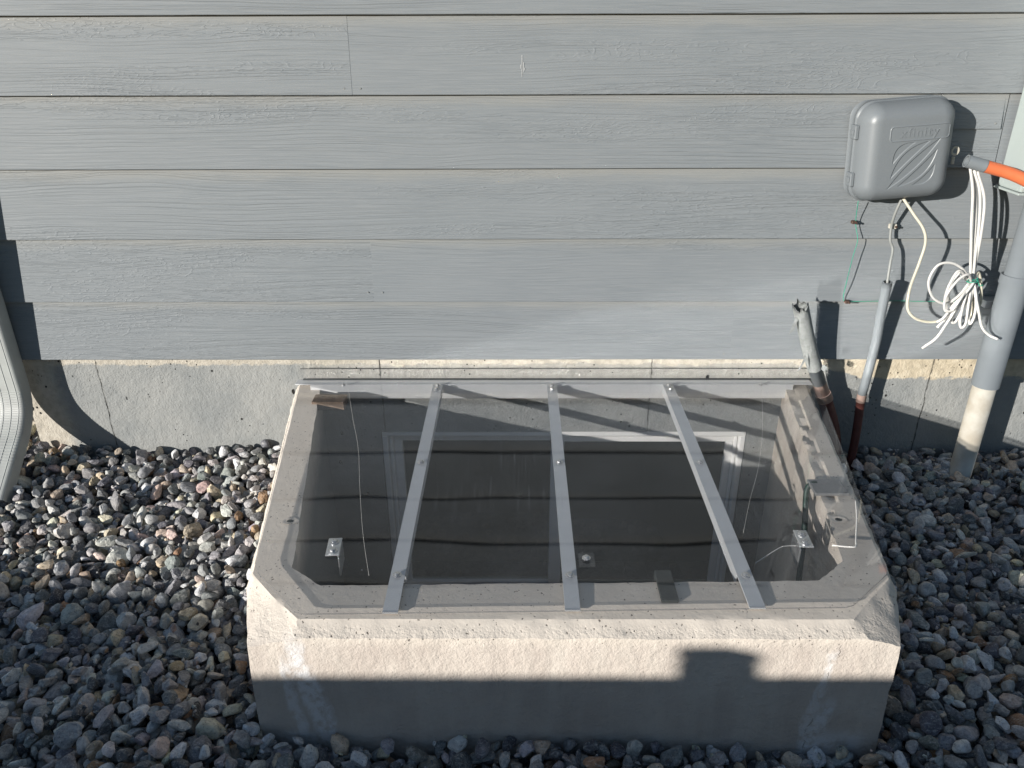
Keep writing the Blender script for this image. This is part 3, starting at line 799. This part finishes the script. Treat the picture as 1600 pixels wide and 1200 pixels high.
# snap outside vertices to the outline
out = sdf > 0
ang_u = np.where(out, np.sign(uu) * ((HW - RC) + np.maximum(qx, 0) * RC / np.maximum(np.hypot(np.maximum(qx, 0), np.maximum(qy, 0)), 1e-9)), uu)
ang_w = np.where(out, np.sign(ww) * ((HH - RC) + np.maximum(qy, 0) * RC / np.maximum(np.hypot(np.maximum(qx, 0), np.maximum(qy, 0)), 1e-9)), ww)
V = [TILT @ Vector((float(a), -.0445 - float(h), float(b))) for a, b, h in zip(ang_u.ravel(), ang_w.ravel(), hh_.ravel())]
Fc = []
ok = sdf < .0022
for j in range(nv - 1):
    for i in range(nu - 1):
        if ok[j, i] or ok[j, i + 1] or ok[j + 1, i] or ok[j + 1, i + 1]:
            Fc.append((j * nu + i, j * nu + i + 1, (j + 1) * nu + i + 1, (j + 1) * nu + i))
lid = mobj('lid', V, Fc, M_BOX, ub, True)
# embossed lettering on the name plate
fc = bpy.data.curves.new('lettering', 'FONT'); fc.body = 'xfinity'; fc.size = .031; fc.extrude = .0009; fc.align_x = 'CENTER'; fc.align_y = 'CENTER'; fc.resolution_u = 3
fc.space_character = 1.15
fo = bpy.data.objects.new('lettering_curve', fc)
COL.objects.link(fo); bpy.context.view_layer.update()
me = fo.to_mesh(); lv = [v.co.copy() for v in me.vertices]; lf = [tuple(p.vertices) for p in me.polygons]; fo.to_mesh_clear()
bpy.data.objects.remove(fo)
ly = -.0445 - DEP - .0024
mobj('lettering', [TILT @ Vector((p.x + .016, ly - p.z, p.y + .047)) for p in lv], lf, M_BOX, lid)
for hz in (.052, -.062):
    bm = bmesh.new()
    add_box(bm, (-.1205, -.062, hz - .017), (-.1105, -.030, hz + .017), .002, mtx=TILT)
    add_box(bm, (-.1235, -.056, hz - .006), (-.1202, -.036, hz + .006), .001, mtx=TILT)
    bm_obj('hinge', bm, M_BOX, ub)
# padlock tab on the right side
bm = bmesh.new()
n = 14
c0 = Vector((.131, -.055, -.012)); V = []; Fc = []
for k in range(n):
    a = 2 * PI * k / n
    for (r_, yo) in ((.010, 0), (.010, -.003), (.0055, -.003), (.0055, 0)):
        V.append(TILT @ (c0 + Vector((r_ * math.cos(a), yo, r_ * math.sin(a) * 1.15))))
for k in range(n):
    k2 = (k + 1) % n
    for j in range(4): Fc.append((k * 4 + j, k2 * 4 + j, k2 * 4 + (j + 1) % 4, k * 4 + (j + 1) % 4))
mobj('lock_tab', V, Fc, M_PVCW, ub)
box('lock_seal', (.126, -.058, -.044), (.133, -.053, -.026), M_PVCW, ub, .001, mtx=TILT)

# ------------------------------------------------------------------ conduits
bp = root('broken_conduit', 'leaning grey conduit with a broken top and peeling paint beside the window well', 'conduit', (.95, -.03, 0))
pA = [(.752, -.086, .489), (.800, -.060, .372), (.838, -.042, .290)]
V1, F1 = tube_geo(catmull(pA, 10), .0205, 26, False)
V2, F2 = tube_geo(catmull(pA, 10), .0178, 26, False)
V1 = [v.copy() for v in V1]
for k in range(26):                                   # ragged snapped-off rim
    j = .012 * mnoise.noise(Vector((k * .9, 1.3, 0))) + (.008 if k % 7 == 0 else 0)
    V1[k] = V1[k] + Vector((-.3 * j, 0, j)); V2[k] = V2[k] + Vector((-.3 * j, 0, j))
off = len(V1)
Fa = list(F1) + [tuple(off + q for q in f[::-1]) for f in F2] + [(k, (k + 1) % 26, off + (k + 1) % 26, off + k) for k in range(26)]
mobj('painted_section', V1 + V2, Fa, M_TAPE, bp, True)
def flake(pts, th=.0012):
    P = [Vector(p) for p in pts]; nrm = (P[1] - P[0]).cross(P[2] - P[0]).normalized() * th
    V = P + [p + nrm for p in P]; n = len(P)
    Fc = [tuple(range(n)), tuple(range(2 * n - 1, n - 1, -1))] + [(k, (k + 1) % n, n + (k + 1) % n, n + k) for k in range(n)]
    mobj('paint_flake', V, Fc, M_TAPE, bp)
flake([(.742, -.090, .462), (.735, -.096, .440), (.727, -.100, .415), (.739, -.098, .425), (.748, -.094, .455)])
flake([(.790, -.080, .345), (.780, -.088, .325), (.770, -.092, .302), (.777, -.092, .312), (.789, -.085, .332)])
flake([(.846, -.068, .312), (.858, -.072, .308), (.862, -.072, .298), (.852, -.070, .292), (.846, -.066, .298)])
flake([(.775, -.080, .490), (.783, -.072, .470), (.790, -.070, .452), (.778, -.078, .462)])
flake([(.748, -.090, .488), (.757, -.100, .503), (.764, -.098, .498), (.760, -.094, .484)])
pipe('lower_section', [(.836, -.043, .294), (.862, -.034, .240)], M_PIPEP, bp, .0190)
pipe('stained_section', [(.8615, -.0342, .241), (.880, -.032, .202)], M_PVCPINK, bp, .0188)
pipe('coupling', [(.878, -.0322, .206), (.889, -.031, .184)], M_PVCPINK, bp, .0225)
pipe('underground_section', [(.886, -.0312, .190), (.93, -.030, .080), (.955, -.03, -.05), (.96, -.03, -.12)], M_PVCRED, bp, .0200)

tc = root('thin_conduit', 'thin grey conduit rising from the gravel below the utility box', 'conduit', (1.0, -.03, 0))
pipe('painted_section', [(.982, -.058, .547), (.990, -.044, .45), (.998, -.033, .353), (.992, -.030, .20)], M_PIPEP, tc, .0125, n=20)
pipe('bare_end', [(.9925, -.030, .202), (.9925, -.030, .178)], M_PVCPINK, tc, .0135, n=20)
pipe('underground_section', [(.9925, -.030, .180), (1.0, -.030, .05), (1.0, -.03, -.12)], M_PVCRED, tc, .0120, n=20)

bgp = root('meter_conduit', 'thick grey conduit with a bare cream lower end running up to the meter box', 'conduit', (1.303, -.08, 0))
pipe('bare_section', [(1.303, -.08, -.12), (1.303, -.08, .262)], M_PVCW, bgp, .0300)
pipe('expansion_sleeve', [(1.303, -.08, .255), (1.304, -.08, .56)], M_PIPEP, bgp, .0355)
pipe('sleeve_collar', [(1.303, -.08, .548), (1.304, -.08, .572)], M_PIPEP, bgp, .0375)
pipe('upper_section', [(1.304, -.08, .555), (1.306, -.08, .79)], M_PIPEP, bgp, .0310)
bm = bmesh.new(); add_box(bm, (1.262, -.05, .47), (1.345, -.006, .49), .001)
bm_obj('pipe_strap', bm, M_ALU, bgp)

mb = root('meter_box', 'pale grey metal meter box at the right edge above the thick conduit', 'meter box', (1.36, 0, 1.0))
box('box_body', (1.236, -.105, .790), (1.52, -.006, 1.30), M_METER, mb, .004, 2)
box('box_cover', (1.239, -.110, .800), (1.517, -.1055, 1.29), M_METER, mb, .0015)
box('bottom_flange', (1.229, -.112, .784), (1.53, -.004, .7895), M_METER, mb, .001)

oc = root('orange_conduit', 'orange flexible conduit with a grey painted end crossing in front of the meter box', 'conduit', (1.2, -.10, .84))
op = [(1.094, -.090, .864), (1.14, -.096, .852), (1.20, -.112, .836), (1.27, -.135, .806), (1.38, -.15, .765), (1.52, -.15, .735), (1.70, -.12, .72)]
pp_ = catmull(op, 8)
pipe('painted_end', pp_[:9], M_PIPEP, oc, .0152, n=22)
V, Fx = tube_geo(pp_[7:], .0148, 22, True)
mobj('orange_section', V, Fx, M_ORANGE, oc, True)

# ------------------------------------------------------------------ cables
cb = root('cable_bundle', 'tied bundle of loose white coaxial cables hanging from the orange conduit', 'cables', (1.18, -.10, .56))
S_ = [
 [(1.1076, -.09, .8478), (1.1258, -.095, .79), (1.1397, -.1, .7116), (1.1589, -.1, .6293), (1.1743, -.1, .5612)],
 [(1.1185, -.09, .8417), (1.1431, -.095, .79), (1.1589, -.1, .7116), (1.1672, -.105, .6307), (1.181, -.1, .5612)],
 [(1.1271, -.09, .8386), (1.1552, -.1, .7753), (1.1634, -.11, .6978), (1.1762, -.1, .6124), (1.1793, -.1, .5612)],
 [(1.1159, -.085, .8439), (1.138, -.085, .788), (1.1553, -.09, .7091), (1.1668, -.095, .6278), (1.1791, -.095, .5596)]]
L_ = [
 [(1.1702, -.1, .5647), (1.1442, -.11, .5952), (1.1087, -.11, .6138), (1.0745, -.11, .6071), (1.0614, -.11, .5646), (1.0829, -.11, .5212), (1.1198, -.11, .5054), (1.148, -.11, .5264), (1.1719, -.1, .5578)],
 [(1.1685, -.1, .5647), (1.1272, -.12, .5966), (1.1122, -.12, .5643), (1.1082, -.12, .5264), (1.1098, -.13, .4985), (1.1276, -.13, .4932), (1.1438, -.13, .528), (1.1732, -.1, .5526)],
 [(1.1746, -.09, .5615), (1.1564, -.08, .5826), (1.1432, -.08, .5548), (1.1382, -.08, .5197), (1.1518, -.08, .4912), (1.1711, -.08, .509), (1.1732, -.1, .5526)],
 [(1.1756, -.1, .556), (1.1603, -.12, .5159), (1.1617, -.12, .4629), (1.1704, -.12, .4413), (1.179, -.12, .4539), (1.1737, -.12, .5018), (1.179, -.1, .556)],
 [(1.179, -.1, .556), (1.1903, -.09, .5054), (1.1976, -.09, .4696), (1.205, -.09, .4606), (1.2049, -.09, .4875), (1.1823, -.1, .556)],
 [(1.181, -.1, .5612), (1.2009, -.1, .5088), (1.2091, -.1, .4697), (1.2185, -.1, .4661), (1.2076, -.1, .5088), (1.1843, -.1, .5612)],
 [(1.1809, -.1, .5681), (1.1959, -.09, .5821), (1.2114, -.09, .5475), (1.2222, -.09, .5053), (1.2238, -.08, .4875), (1.2055, -.08, .5196), (1.1797, -.1, .5595)],
 [(1.1720, -.095, .560), (1.145, -.10, .575), (1.128, -.10, .545), (1.126, -.10, .50), (1.140, -.105, .478), (1.158, -.10, .505), (1.1745, -.1, .553)],
 [(1.174, -.105, .562), (1.150, -.125, .588), (1.124, -.13, .575), (1.104, -.13, .530), (1.112, -.13, .492), (1.140, -.125, .500), (1.172, -.105, .553)],
 [(1.177, -.095, .560), (1.166, -.105, .520), (1.150, -.11, .480), (1.146, -.11, .456), (1.158, -.11, .455), (1.172, -.105, .50), (1.180, -.1, .556)],
 [(1.182, -.105, .560), (1.194, -.115, .515), (1.196, -.12, .470), (1.190, -.12, .452), (1.183, -.115, .480), (1.181, -.105, .552)],
 [(1.178, -.11, .562), (1.160, -.12, .540), (1.135, -.12, .505), (1.118, -.12, .470), (1.105, -.115, .455)]]
E_ = [
 [(1.1723, -.1, .5561), (1.1569, -.11, .5036), (1.1321, -.11, .4681), (1.1124, -.11, .4375)],
 [(1.1708, -.1, .5491), (1.1419, -.12, .4895), (1.1279, -.12, .4504), (1.1116, -.12, .4124), (1.0924, -.1, .3746)],
 [(1.1823, -.1, .556), (1.1995, -.12, .4983), (1.2232, -.12, .4449), (1.2478, -.12, .4213), (1.2681, -.13, .4126)]]
for p in S_: tube('cable_strand', p, .0036, M_WHITE, cb, n=8)
for k, p in enumerate(L_): tube('cable_loop', p, .0034, M_CREAM if k in (4, 6) else M_WHITE, cb, n=8)
for p in E_: tube('cable_end', p, .0035, M_WHITE, cb, n=8)
bc = tube('cream_cable', [(.9802, -.05, .7655), (1.0059, -.07, .729), (1.0307, -.085, .6951), (1.0411, -.09, .6601), (1.0368, -.09, .6063), (1.0308, -.085, .5391), (1.0356, -.085, .4859), (1.0561, -.09, .4589), (1.0964, -.09, .4462), (1.1291, -.09, .4516), (1.1565, -.09, .4786), (1.1706, -.095, .5335), (1.1749, -.095, .5631)],
     .0036, M_CREAM, None, n=10)
bc['label'] = 'cream cable curving from the utility box down to the tied bundle'; bc['category'] = 'cable'
tie = [(1.1785 + .0135 * math.cos(a), -.100 + .012 * math.sin(a), .5625 + .0012 * math.sin(3 * a) + (.006 if a > 2 * PI else 0)) for a in np.linspace(0, 4 * PI, 34)]
tie += [(1.196, -.108, .552), (1.203, -.110, .556)]
tube('wire_tie', tie, .0014, M_GREEN, cb, n=6, sm=2)
gw = tube('green_wire', [(.8765, -.03, .7547), (.8884, -.012, .6941), (.8986, -.02, .6501), (.894, -.022, .6074), (.8909, -.02, .5359), (.8985, -.007, .4785), (.9366, -.006, .4745), (1.05, -.006, .4762), (1.1124, -.006, .4742), (1.2522, -.006, .4758), (1.3282, -.008, .480)],
     .0010, M_GREEN, None, n=8)
gw['label'] = 'thin green ground wire running down from the utility box and along the siding'; gw['category'] = 'wire'
gr = tube('grey_cable', [(.982, -.04, .7633), (.978, -.03, .7232), (.98, -.02, .6874), (.9819, -.025, .6513), (.9915, -.03, .6268), (.9853, -.045, .593), (.9825, -.057, .535), (.985, -.05, .48)],
     .0035, M_GREYC, None, n=8)
gr['label'] = 'grey cable dropping from the utility box into the thin conduit'; gr['category'] = 'cable'
def cclip(name, label, x, z, mat, r=.006):
    t = root(name, label, 'cable clip', (x, -.004, z), 'cable clips on the siding')
    bm = bmesh.new(); add_box(bm, (x - r, -.016, z - r * .7), (x + r, -.003, z + r * .7), .0015)
    bm_obj('clip_body', bm, mat, t)
    V, Fx = tube_geo([(x + r * .6, -.016, z), (x + r * .6, -.021, z)], .0028, 8)
    mobj('nail', V, Fx, M_COPPER, t)
cclip('cable_clip', 'dark clip on the green wire just under the utility box', .884, .695, M_COPPER)
cclip('cable_clip', 'pale clip on the grey cable under the utility box', .988, .684, M_PVCW, .009)
cclip('cable_clip', 'rusty clip where the green wire turns sideways', .906, .475, M_COPPER)

# ------------------------------------------------------------------ downspout
dsp = root('downspout', 'pale grey ribbed metal downspout with an elbow at the left corner of the house', 'downspout', (-1.4375, -.03, 0))
XL, XR, YB, YF = -1.492, -1.418, .0, -.050
def dsect(cx, w_, d, crimp=0.0, n=10):
    """closed outline: front face with ribs; local (u across x, v away from the wall)"""
    pts = []
    hw, hd = w_ / 2, d / 2; r = .010
    base = rrect(hw, hd, r, 4)
    for (u, v) in base: pts.append((u, v))
    return pts
ctrl = [(-.025, 3.0), (-.025, .55), (-.025, .45), (-.025, .36), (-.025, .27), (-.027, .205), (-.042, .150), (-.078, .100), (-.125, .060), (-.175, .018), (-.235, -.032)]
path = catmull([(0, y, z) for y, z in ctrl], 14)
path = [p for i, p in enumerate(path) if i == 0 or i >= 28]
V = []; prof = dsect(0, XR - XL, YB - YF); n = len(prof)
front = []
s_acc = 0
for i, p in enumerate(path):
    a = path[max(i - 1, 0)]; b = path[min(i + 1, len(path) - 1)]
    tg = (b - a).normalized()
    if i: s_acc += (path[i] - path[i - 1]).length
    nv_ = Vector((1, 0, 0)).cross(tg).normalized()       # outwards from the wall side
    if nv_.y > 0: nv_ = -nv_
    bend = 1.0 if .03 < p.z < .23 else 0.0
    cr = 1 - .006 * bend * (i % 2)
    for (u, v) in prof:
        rib = 0.0
        if v > .024: rib = .0004 * math.cos(u * 2 * PI / .0195)
        if v < -.018: rib = .0
        V.append(Vector(((XL + XR) / 2 + u * cr, p.y, p.z)) + nv_ * (v * cr + rib))
N = len(path)
Fc = [(i * n + k, i * n + (k + 1) % n, (i + 1) * n + (k + 1) % n, (i + 1) * n + k) for i in range(N - 1) for k in range(n)]
mobj('pipe_body', V, Fc, M_DOWN, dsp, False)
# ribs: raised longitudinal beads on the front and crimps round the bend
for u in (-.022, 0, .022):
    pts = []
    for i, p in enumerate(path):
        a = path[max(i - 1, 0)]; b = path[min(i + 1, N - 1)]; tg = (b - a).normalized()
        nv_ = Vector((1, 0, 0)).cross(tg).normalized(); nv_ = -nv_ if nv_.y > 0 else nv_
        pts.append(Vector(((XL + XR) / 2 + u, p.y, p.z)) + nv_ * .0243)
    tube('rib', pts, .0016, M_DOWN, dsp, n=8, sm=0)
for i, p in enumerate(path):
    if .035 < p.z < .225 and i % 2 == 0:
        a = path[i - 1]; b = path[i + 1]; tg = (b - a).normalized()
        nv_ = Vector((1, 0, 0)).cross(tg).normalized(); nv_ = -nv_ if nv_.y > 0 else nv_
        ringp = [Vector(((XL + XR) / 2 + u * 1.01, p.y, p.z)) + nv_ * (v * 1.01) for u, v in rrect((XR - XL) / 2, .025, .010, 3) if v > .008]
        tube('crimp', ringp, .0007, M_DOWN, dsp, n=5, sm=0)

# ------------------------------------------------------------------ gravel
def ico(sub):
    bm = bmesh.new(); bmesh.ops.create_icosphere(bm, subdivisions=sub, radius=1.0)
    V = np.array([v.co[:] for v in bm.verts]); Fx = np.array([[v.index for v in f.verts] for f in bm.faces]); bm.free()
    return V, Fx
def stone_variants(sub, count, rng):
    V, Fx = ico(sub); out = []
    for _ in range(count):
        k = rng.integers(6, 10)
        nn = rng.normal(size=(k, 3)); nn /= np.linalg.norm(nn, axis=1)[:, None]
        dd = rng.uniform(.40, .92, k)
        dots = V @ nn.T
        rr = np.where(dots > .05, dd[None, :] / np.maximum(dots, .05), 5.0)
        rr = np.concatenate([rr, np.full((len(V), 1), 1.05)], 1)
        kk = rng.uniform(70, 220)
        rad = -np.log(np.exp(-kk * rr).sum(1)) / kk          # soft minimum: rounded facets
        s = np.array([1.0, rng.uniform(.55, .92), rng.uniform(.5, .95)])
        bmp = np.array([mnoise.noise(Vector(q) * 2.6 + Vector((_ * 7.3, 0, 0))) + .5 * mnoise.noise(Vector(q) * 6.0 + Vector((0, _ * 5.1, 0))) for q in V])
        P = V * (rad * (1 + .10 * bmp))[:, None] * s
        P /= np.abs(P).max()
        out.append(P)
    return out, Fx
TINTS = [((.17, .175, .185), 13), ((.26, .265, .265), 16), ((.36, .358, .35), 16), ((.50, .49, .47), 14), ((.64, .61, .565), 12), ((.76, .72, .66), 9),
         ((.54, .44, .32), 7), ((.66, .56, .42), 5), ((.36, .22, .13), 3), ((.62, .48, .41), 5), ((.28, .285, .27), 4), ((.10, .10, .105), 6)]
tp = np.array([t[1] for t in TINTS], float); tp /= tp.sum(); tc_ = np.array([t[0] for t in TINTS])
def in_poly(x, y, poly):
    c = False; j = len(poly) - 1
    for i in range(len(poly)):
        xi, yi = poly[i]; xj, yj = poly[j]
        if (yi > y) != (yj > y) and x < (xj - xi) * (y - yi) / (yj - yi) + xi: c = not c
        j = i
    return c
def seg_dist(x, y, poly):
    m = 9
    for (a, b), (c, d) in zip(poly[:-1], poly[1:]):
        t = max(0, min(1, ((x - a) * (c - a) + (y - b) * (d - b)) / ((c - a) ** 2 + (d - b) ** 2)))
        m = min(m, math.hypot(x - a - t * (c - a), y - b - t * (d - b)))
    return m
CELL = .004
GX0, GX1, GY0, GY1 = -2.05, 2.05, -1.62, .40
nx, ny = int((GX1 - GX0) / CELL), int((GY1 - GY0) / CELL)
gx = GX0 + (np.arange(nx) + .5) * CELL; gy = GY0 + (np.arange(ny) + .5) * CELL
Hm = ground_z(gx[None, :], gy[:, None]) - .062
TGT = ground_z(gx[None, :], gy[:, None])
VARS, FI = stone_variants(3, 26, RNG)
VARL, FL = stone_variants(2, 16, RNG)
PIPES = [(.957, -.03, .022), (1.0, -.03, .014), (1.303, -.08, .031)]
rx_ = random.Random(11)
placed = []
def try_place(x, y, a, b, c, yaw, limit=None):
    R_ = max(a, b); k = int(R_ / CELL) + 1
    ix = int((x - GX0) / CELL); iy = int((y - GY0) / CELL)
    if ix - k < 0 or iy - k < 0 or ix + k >= nx or iy + k >= ny: return None
    sub = Hm[iy - k:iy + k + 1, ix - k:ix + k + 1]
    X, Y = np.meshgrid(gx[ix - k:ix + k + 1] - x, gy[iy - k:iy + k + 1] - y)
    cs, sn = math.cos(yaw), math.sin(yaw)
    u = (X * cs + Y * sn) / a; v = (-X * sn + Y * cs) / b
    q = 1 - u * u - v * v; m = q > 0
    hz = np.where(m, c * np.sqrt(np.maximum(q, 0)), 0)
    need = (sub + hz)[m]
    if need.size == 0: return None
    z = np.partition(need, int(need.size * .80))[int(need.size * .80)]
    return z, m, hz, (iy, ix, k)
def valid(x, y, r):
    if y > FY - .6 * r and x > -1.462 - .5 * r: return False
    if in_poly(x, y, WELL_OUT): return False
    if seg_dist(x, y, WELL_OUT) < r * .75: return False
    for px, py, pr in PIPES:
        if math.hypot(x - px, y - py) < pr + r * .7: return False
    return True
NST = 13500
for i in range(NST):
    d = rx_.random()
    R0 = .0110 + .0088 * d ** 1.3 + (.010 * rx_.random() if rx_.random() < .09 else 0)
    a = R0 * rx_.uniform(1.0, 1.3); b = a * rx_.uniform(.66, .95); c = a * rx_.uniform(.50, .80)
    shard = rx_.random() < .28
    if shard: a *= 1.12; b = a * rx_.uniform(.45, .75); c = a * rx_.uniform(.30, .48)
    core = rx_.random() < .93
    for _ in range(30):
        if core: x = rx_.uniform(-1.80, 1.80); y = rx_.uniform(-1.36, .02)
        else: x = rx_.uniform(-2.0, 2.0); y = rx_.uniform(-1.58, .38)
        if x < -1.45 and rx_.random() < .15: y = rx_.uniform(0, .35)
        if valid(x, y, a): break
    else: continue
    best = None
    for _ in range(7):
        xx, yy = x + rx_.uniform(-.055, .055), y + rx_.uniform(-.055, .055)
        if not valid(xx, yy, a): continue
        yaw = rx_.uniform(0, PI)
        r_ = try_place(xx, yy, a, b, c, yaw)
        if r_ is None: continue
        iy, ix, k = r_[3]
        sc = r_[0] - TGT[iy, ix]
        if best is None or sc < best[0]: best = (sc, xx, yy, yaw, r_)
    if best is None or best[0] > .014: continue
    _, xx, yy, yaw, (z, m, hz, (iy, ix, k)) = best
    sub = Hm[iy - k:iy + k + 1, ix - k:ix + k + 1]
    np.maximum(sub, np.where(m, z + hz * .9, -9), out=sub)
    placed.append((xx, yy, z, a, b, c, yaw))
# a few more on the floor of the well
for i in range(420):
    x = rx_.uniform(-.5, .7); y = rx_.uniform(-.82, .0)
    a = rx_.uniform(.014, .024); placed.append((x, y, -.94 + rx_.uniform(0, .01), a, a * .8, a * .55, rx_.uniform(0, PI)))
vb, fb, cb_, sb, smf = [], [], [], [], []
off = 0
for i in range(5200):                                    # grit and chips lying between the stones
    x = rx_.uniform(-1.75, 1.75); y = rx_.uniform(-1.30, .02)
    if not valid(x, y, .004): continue
    iy = int((y - GY0) / CELL); ix = int((x - GX0) / CELL)
    if Hm[iy, ix] > TGT[iy, ix] + .004: continue
    a = rx_.uniform(.0035, .0085)
    placed.append((x, y, Hm[iy, ix] + a * .3, a, a * rx_.uniform(.6, .9), a * rx_.uniform(.4, .7), rx_.uniform(0, PI)))
VARG, FG = stone_variants(1, 10, RNG)
for idx, (x, y, z, a, b, c, yaw) in enumerate(placed):
    tgt = float(ground_z(x, y))
    surf = z > tgt - .020 and abs(x) < 1.75 and y > -1.30
    P, Fx = (VARS[rx_.randrange(len(VARS))], FI) if surf else (VARL[rx_.randrange(len(VARL))], FL)
    if a < .009: P, Fx = VARG[rx_.randrange(len(VARG))], FG
    s1, s2 = rx_.choice((-1, 1)), rx_.choice((-1, 1))
    E_a = Matrix.Rotation(yaw, 3, 'Z') @ Matrix.Rotation(rx_.gauss(0, .6), 3, 'X') @ Matrix.Rotation(rx_.gauss(0, .6), 3, 'Y')
    sc = np.array([a, b * 1.15, c * 1.5]) * 1.04
    Q = (P * sc) @ np.array(E_a).T + np.array([x, y, z])
    vb.append(Q); fb.append(Fx + off); off += len(P)
    smf.append(np.full(len(Fx), bool(rx_.random() < .2)))
    tcol = tc_[RNG.choice(len(tc_), p=tp)] * RNG.uniform(.85, 1.5) * (1 + RNG.normal(0, .03, 3))
    cb_.append(np.tile([*np.clip(tcol, .02, .8), 1], (len(P), 1)))
    sb.append(np.tile([RNG.uniform(0, 10), RNG.uniform(0, 10), RNG.uniform(0, 10)], (len(P), 1)))
vb = np.concatenate(vb); fb = np.concatenate(fb); cb_ = np.concatenate(cb_); sb = np.concatenate(sb)
me = bpy.data.meshes.new('gravel')
me.vertices.add(len(vb)); me.vertices.foreach_set('co', vb.astype(np.float32).ravel())
me.loops.add(fb.size); me.loops.foreach_set('vertex_index', fb.astype(np.int32).ravel())
me.polygons.add(len(fb)); me.polygons.foreach_set('loop_start', (np.arange(len(fb)) * 3).astype(np.int32))
me.polygons.foreach_set('use_smooth', np.concatenate(smf))
me.update(calc_edges=True)
at = me.attributes.new('tint', 'FLOAT_COLOR', 'POINT'); at.data.foreach_set('color', cb_.astype(np.float32).ravel())
at = me.attributes.new('seed', 'FLOAT_VECTOR', 'POINT'); at.data.foreach_set('vector', sb.astype(np.float32).ravel())
me.materials.append(M_STONE)
go = bpy.data.objects.new('gravel', me); COL.objects.link(go)
go['kind'] = 'stuff'; go['label'] = 'loose grey and tan crushed stones covering the ground round the well'; go['category'] = 'gravel'
print('stones', len(placed), 'tris', len(fb))

# ------------------------------------------------------------------ fence behind the viewer (throws the straight shade edge)
fz = .098 + 1.92 * .315
fen = root('board_fence', 'low close boarded timber fence whose shadow crosses the front of the well', 'fence', (-2.2, -2.95, -.13))
for i in range(62):
    x0 = -7.2 + i * .15
    box('fence_board', (x0, -2.915, -.12), (x0 + .1485, -2.900, fz - .03), M_WOODB, fen, .001)
box('top_rail', (-7.3, -2.93, fz - .0295), (2.2, -2.895, fz), M_WOODB, fen, .001)
bm = bmesh.new(); add_box(bm, (-2.010, -2.985, -.12), (-1.918, -2.9305, fz + .055), .002)
add_box(bm, (-2.016, -2.990, fz + .0555), (-1.912, -2.925, fz + .084), .018, 3)
bm_obj('fence_post', bm, M_WOODB, fen)
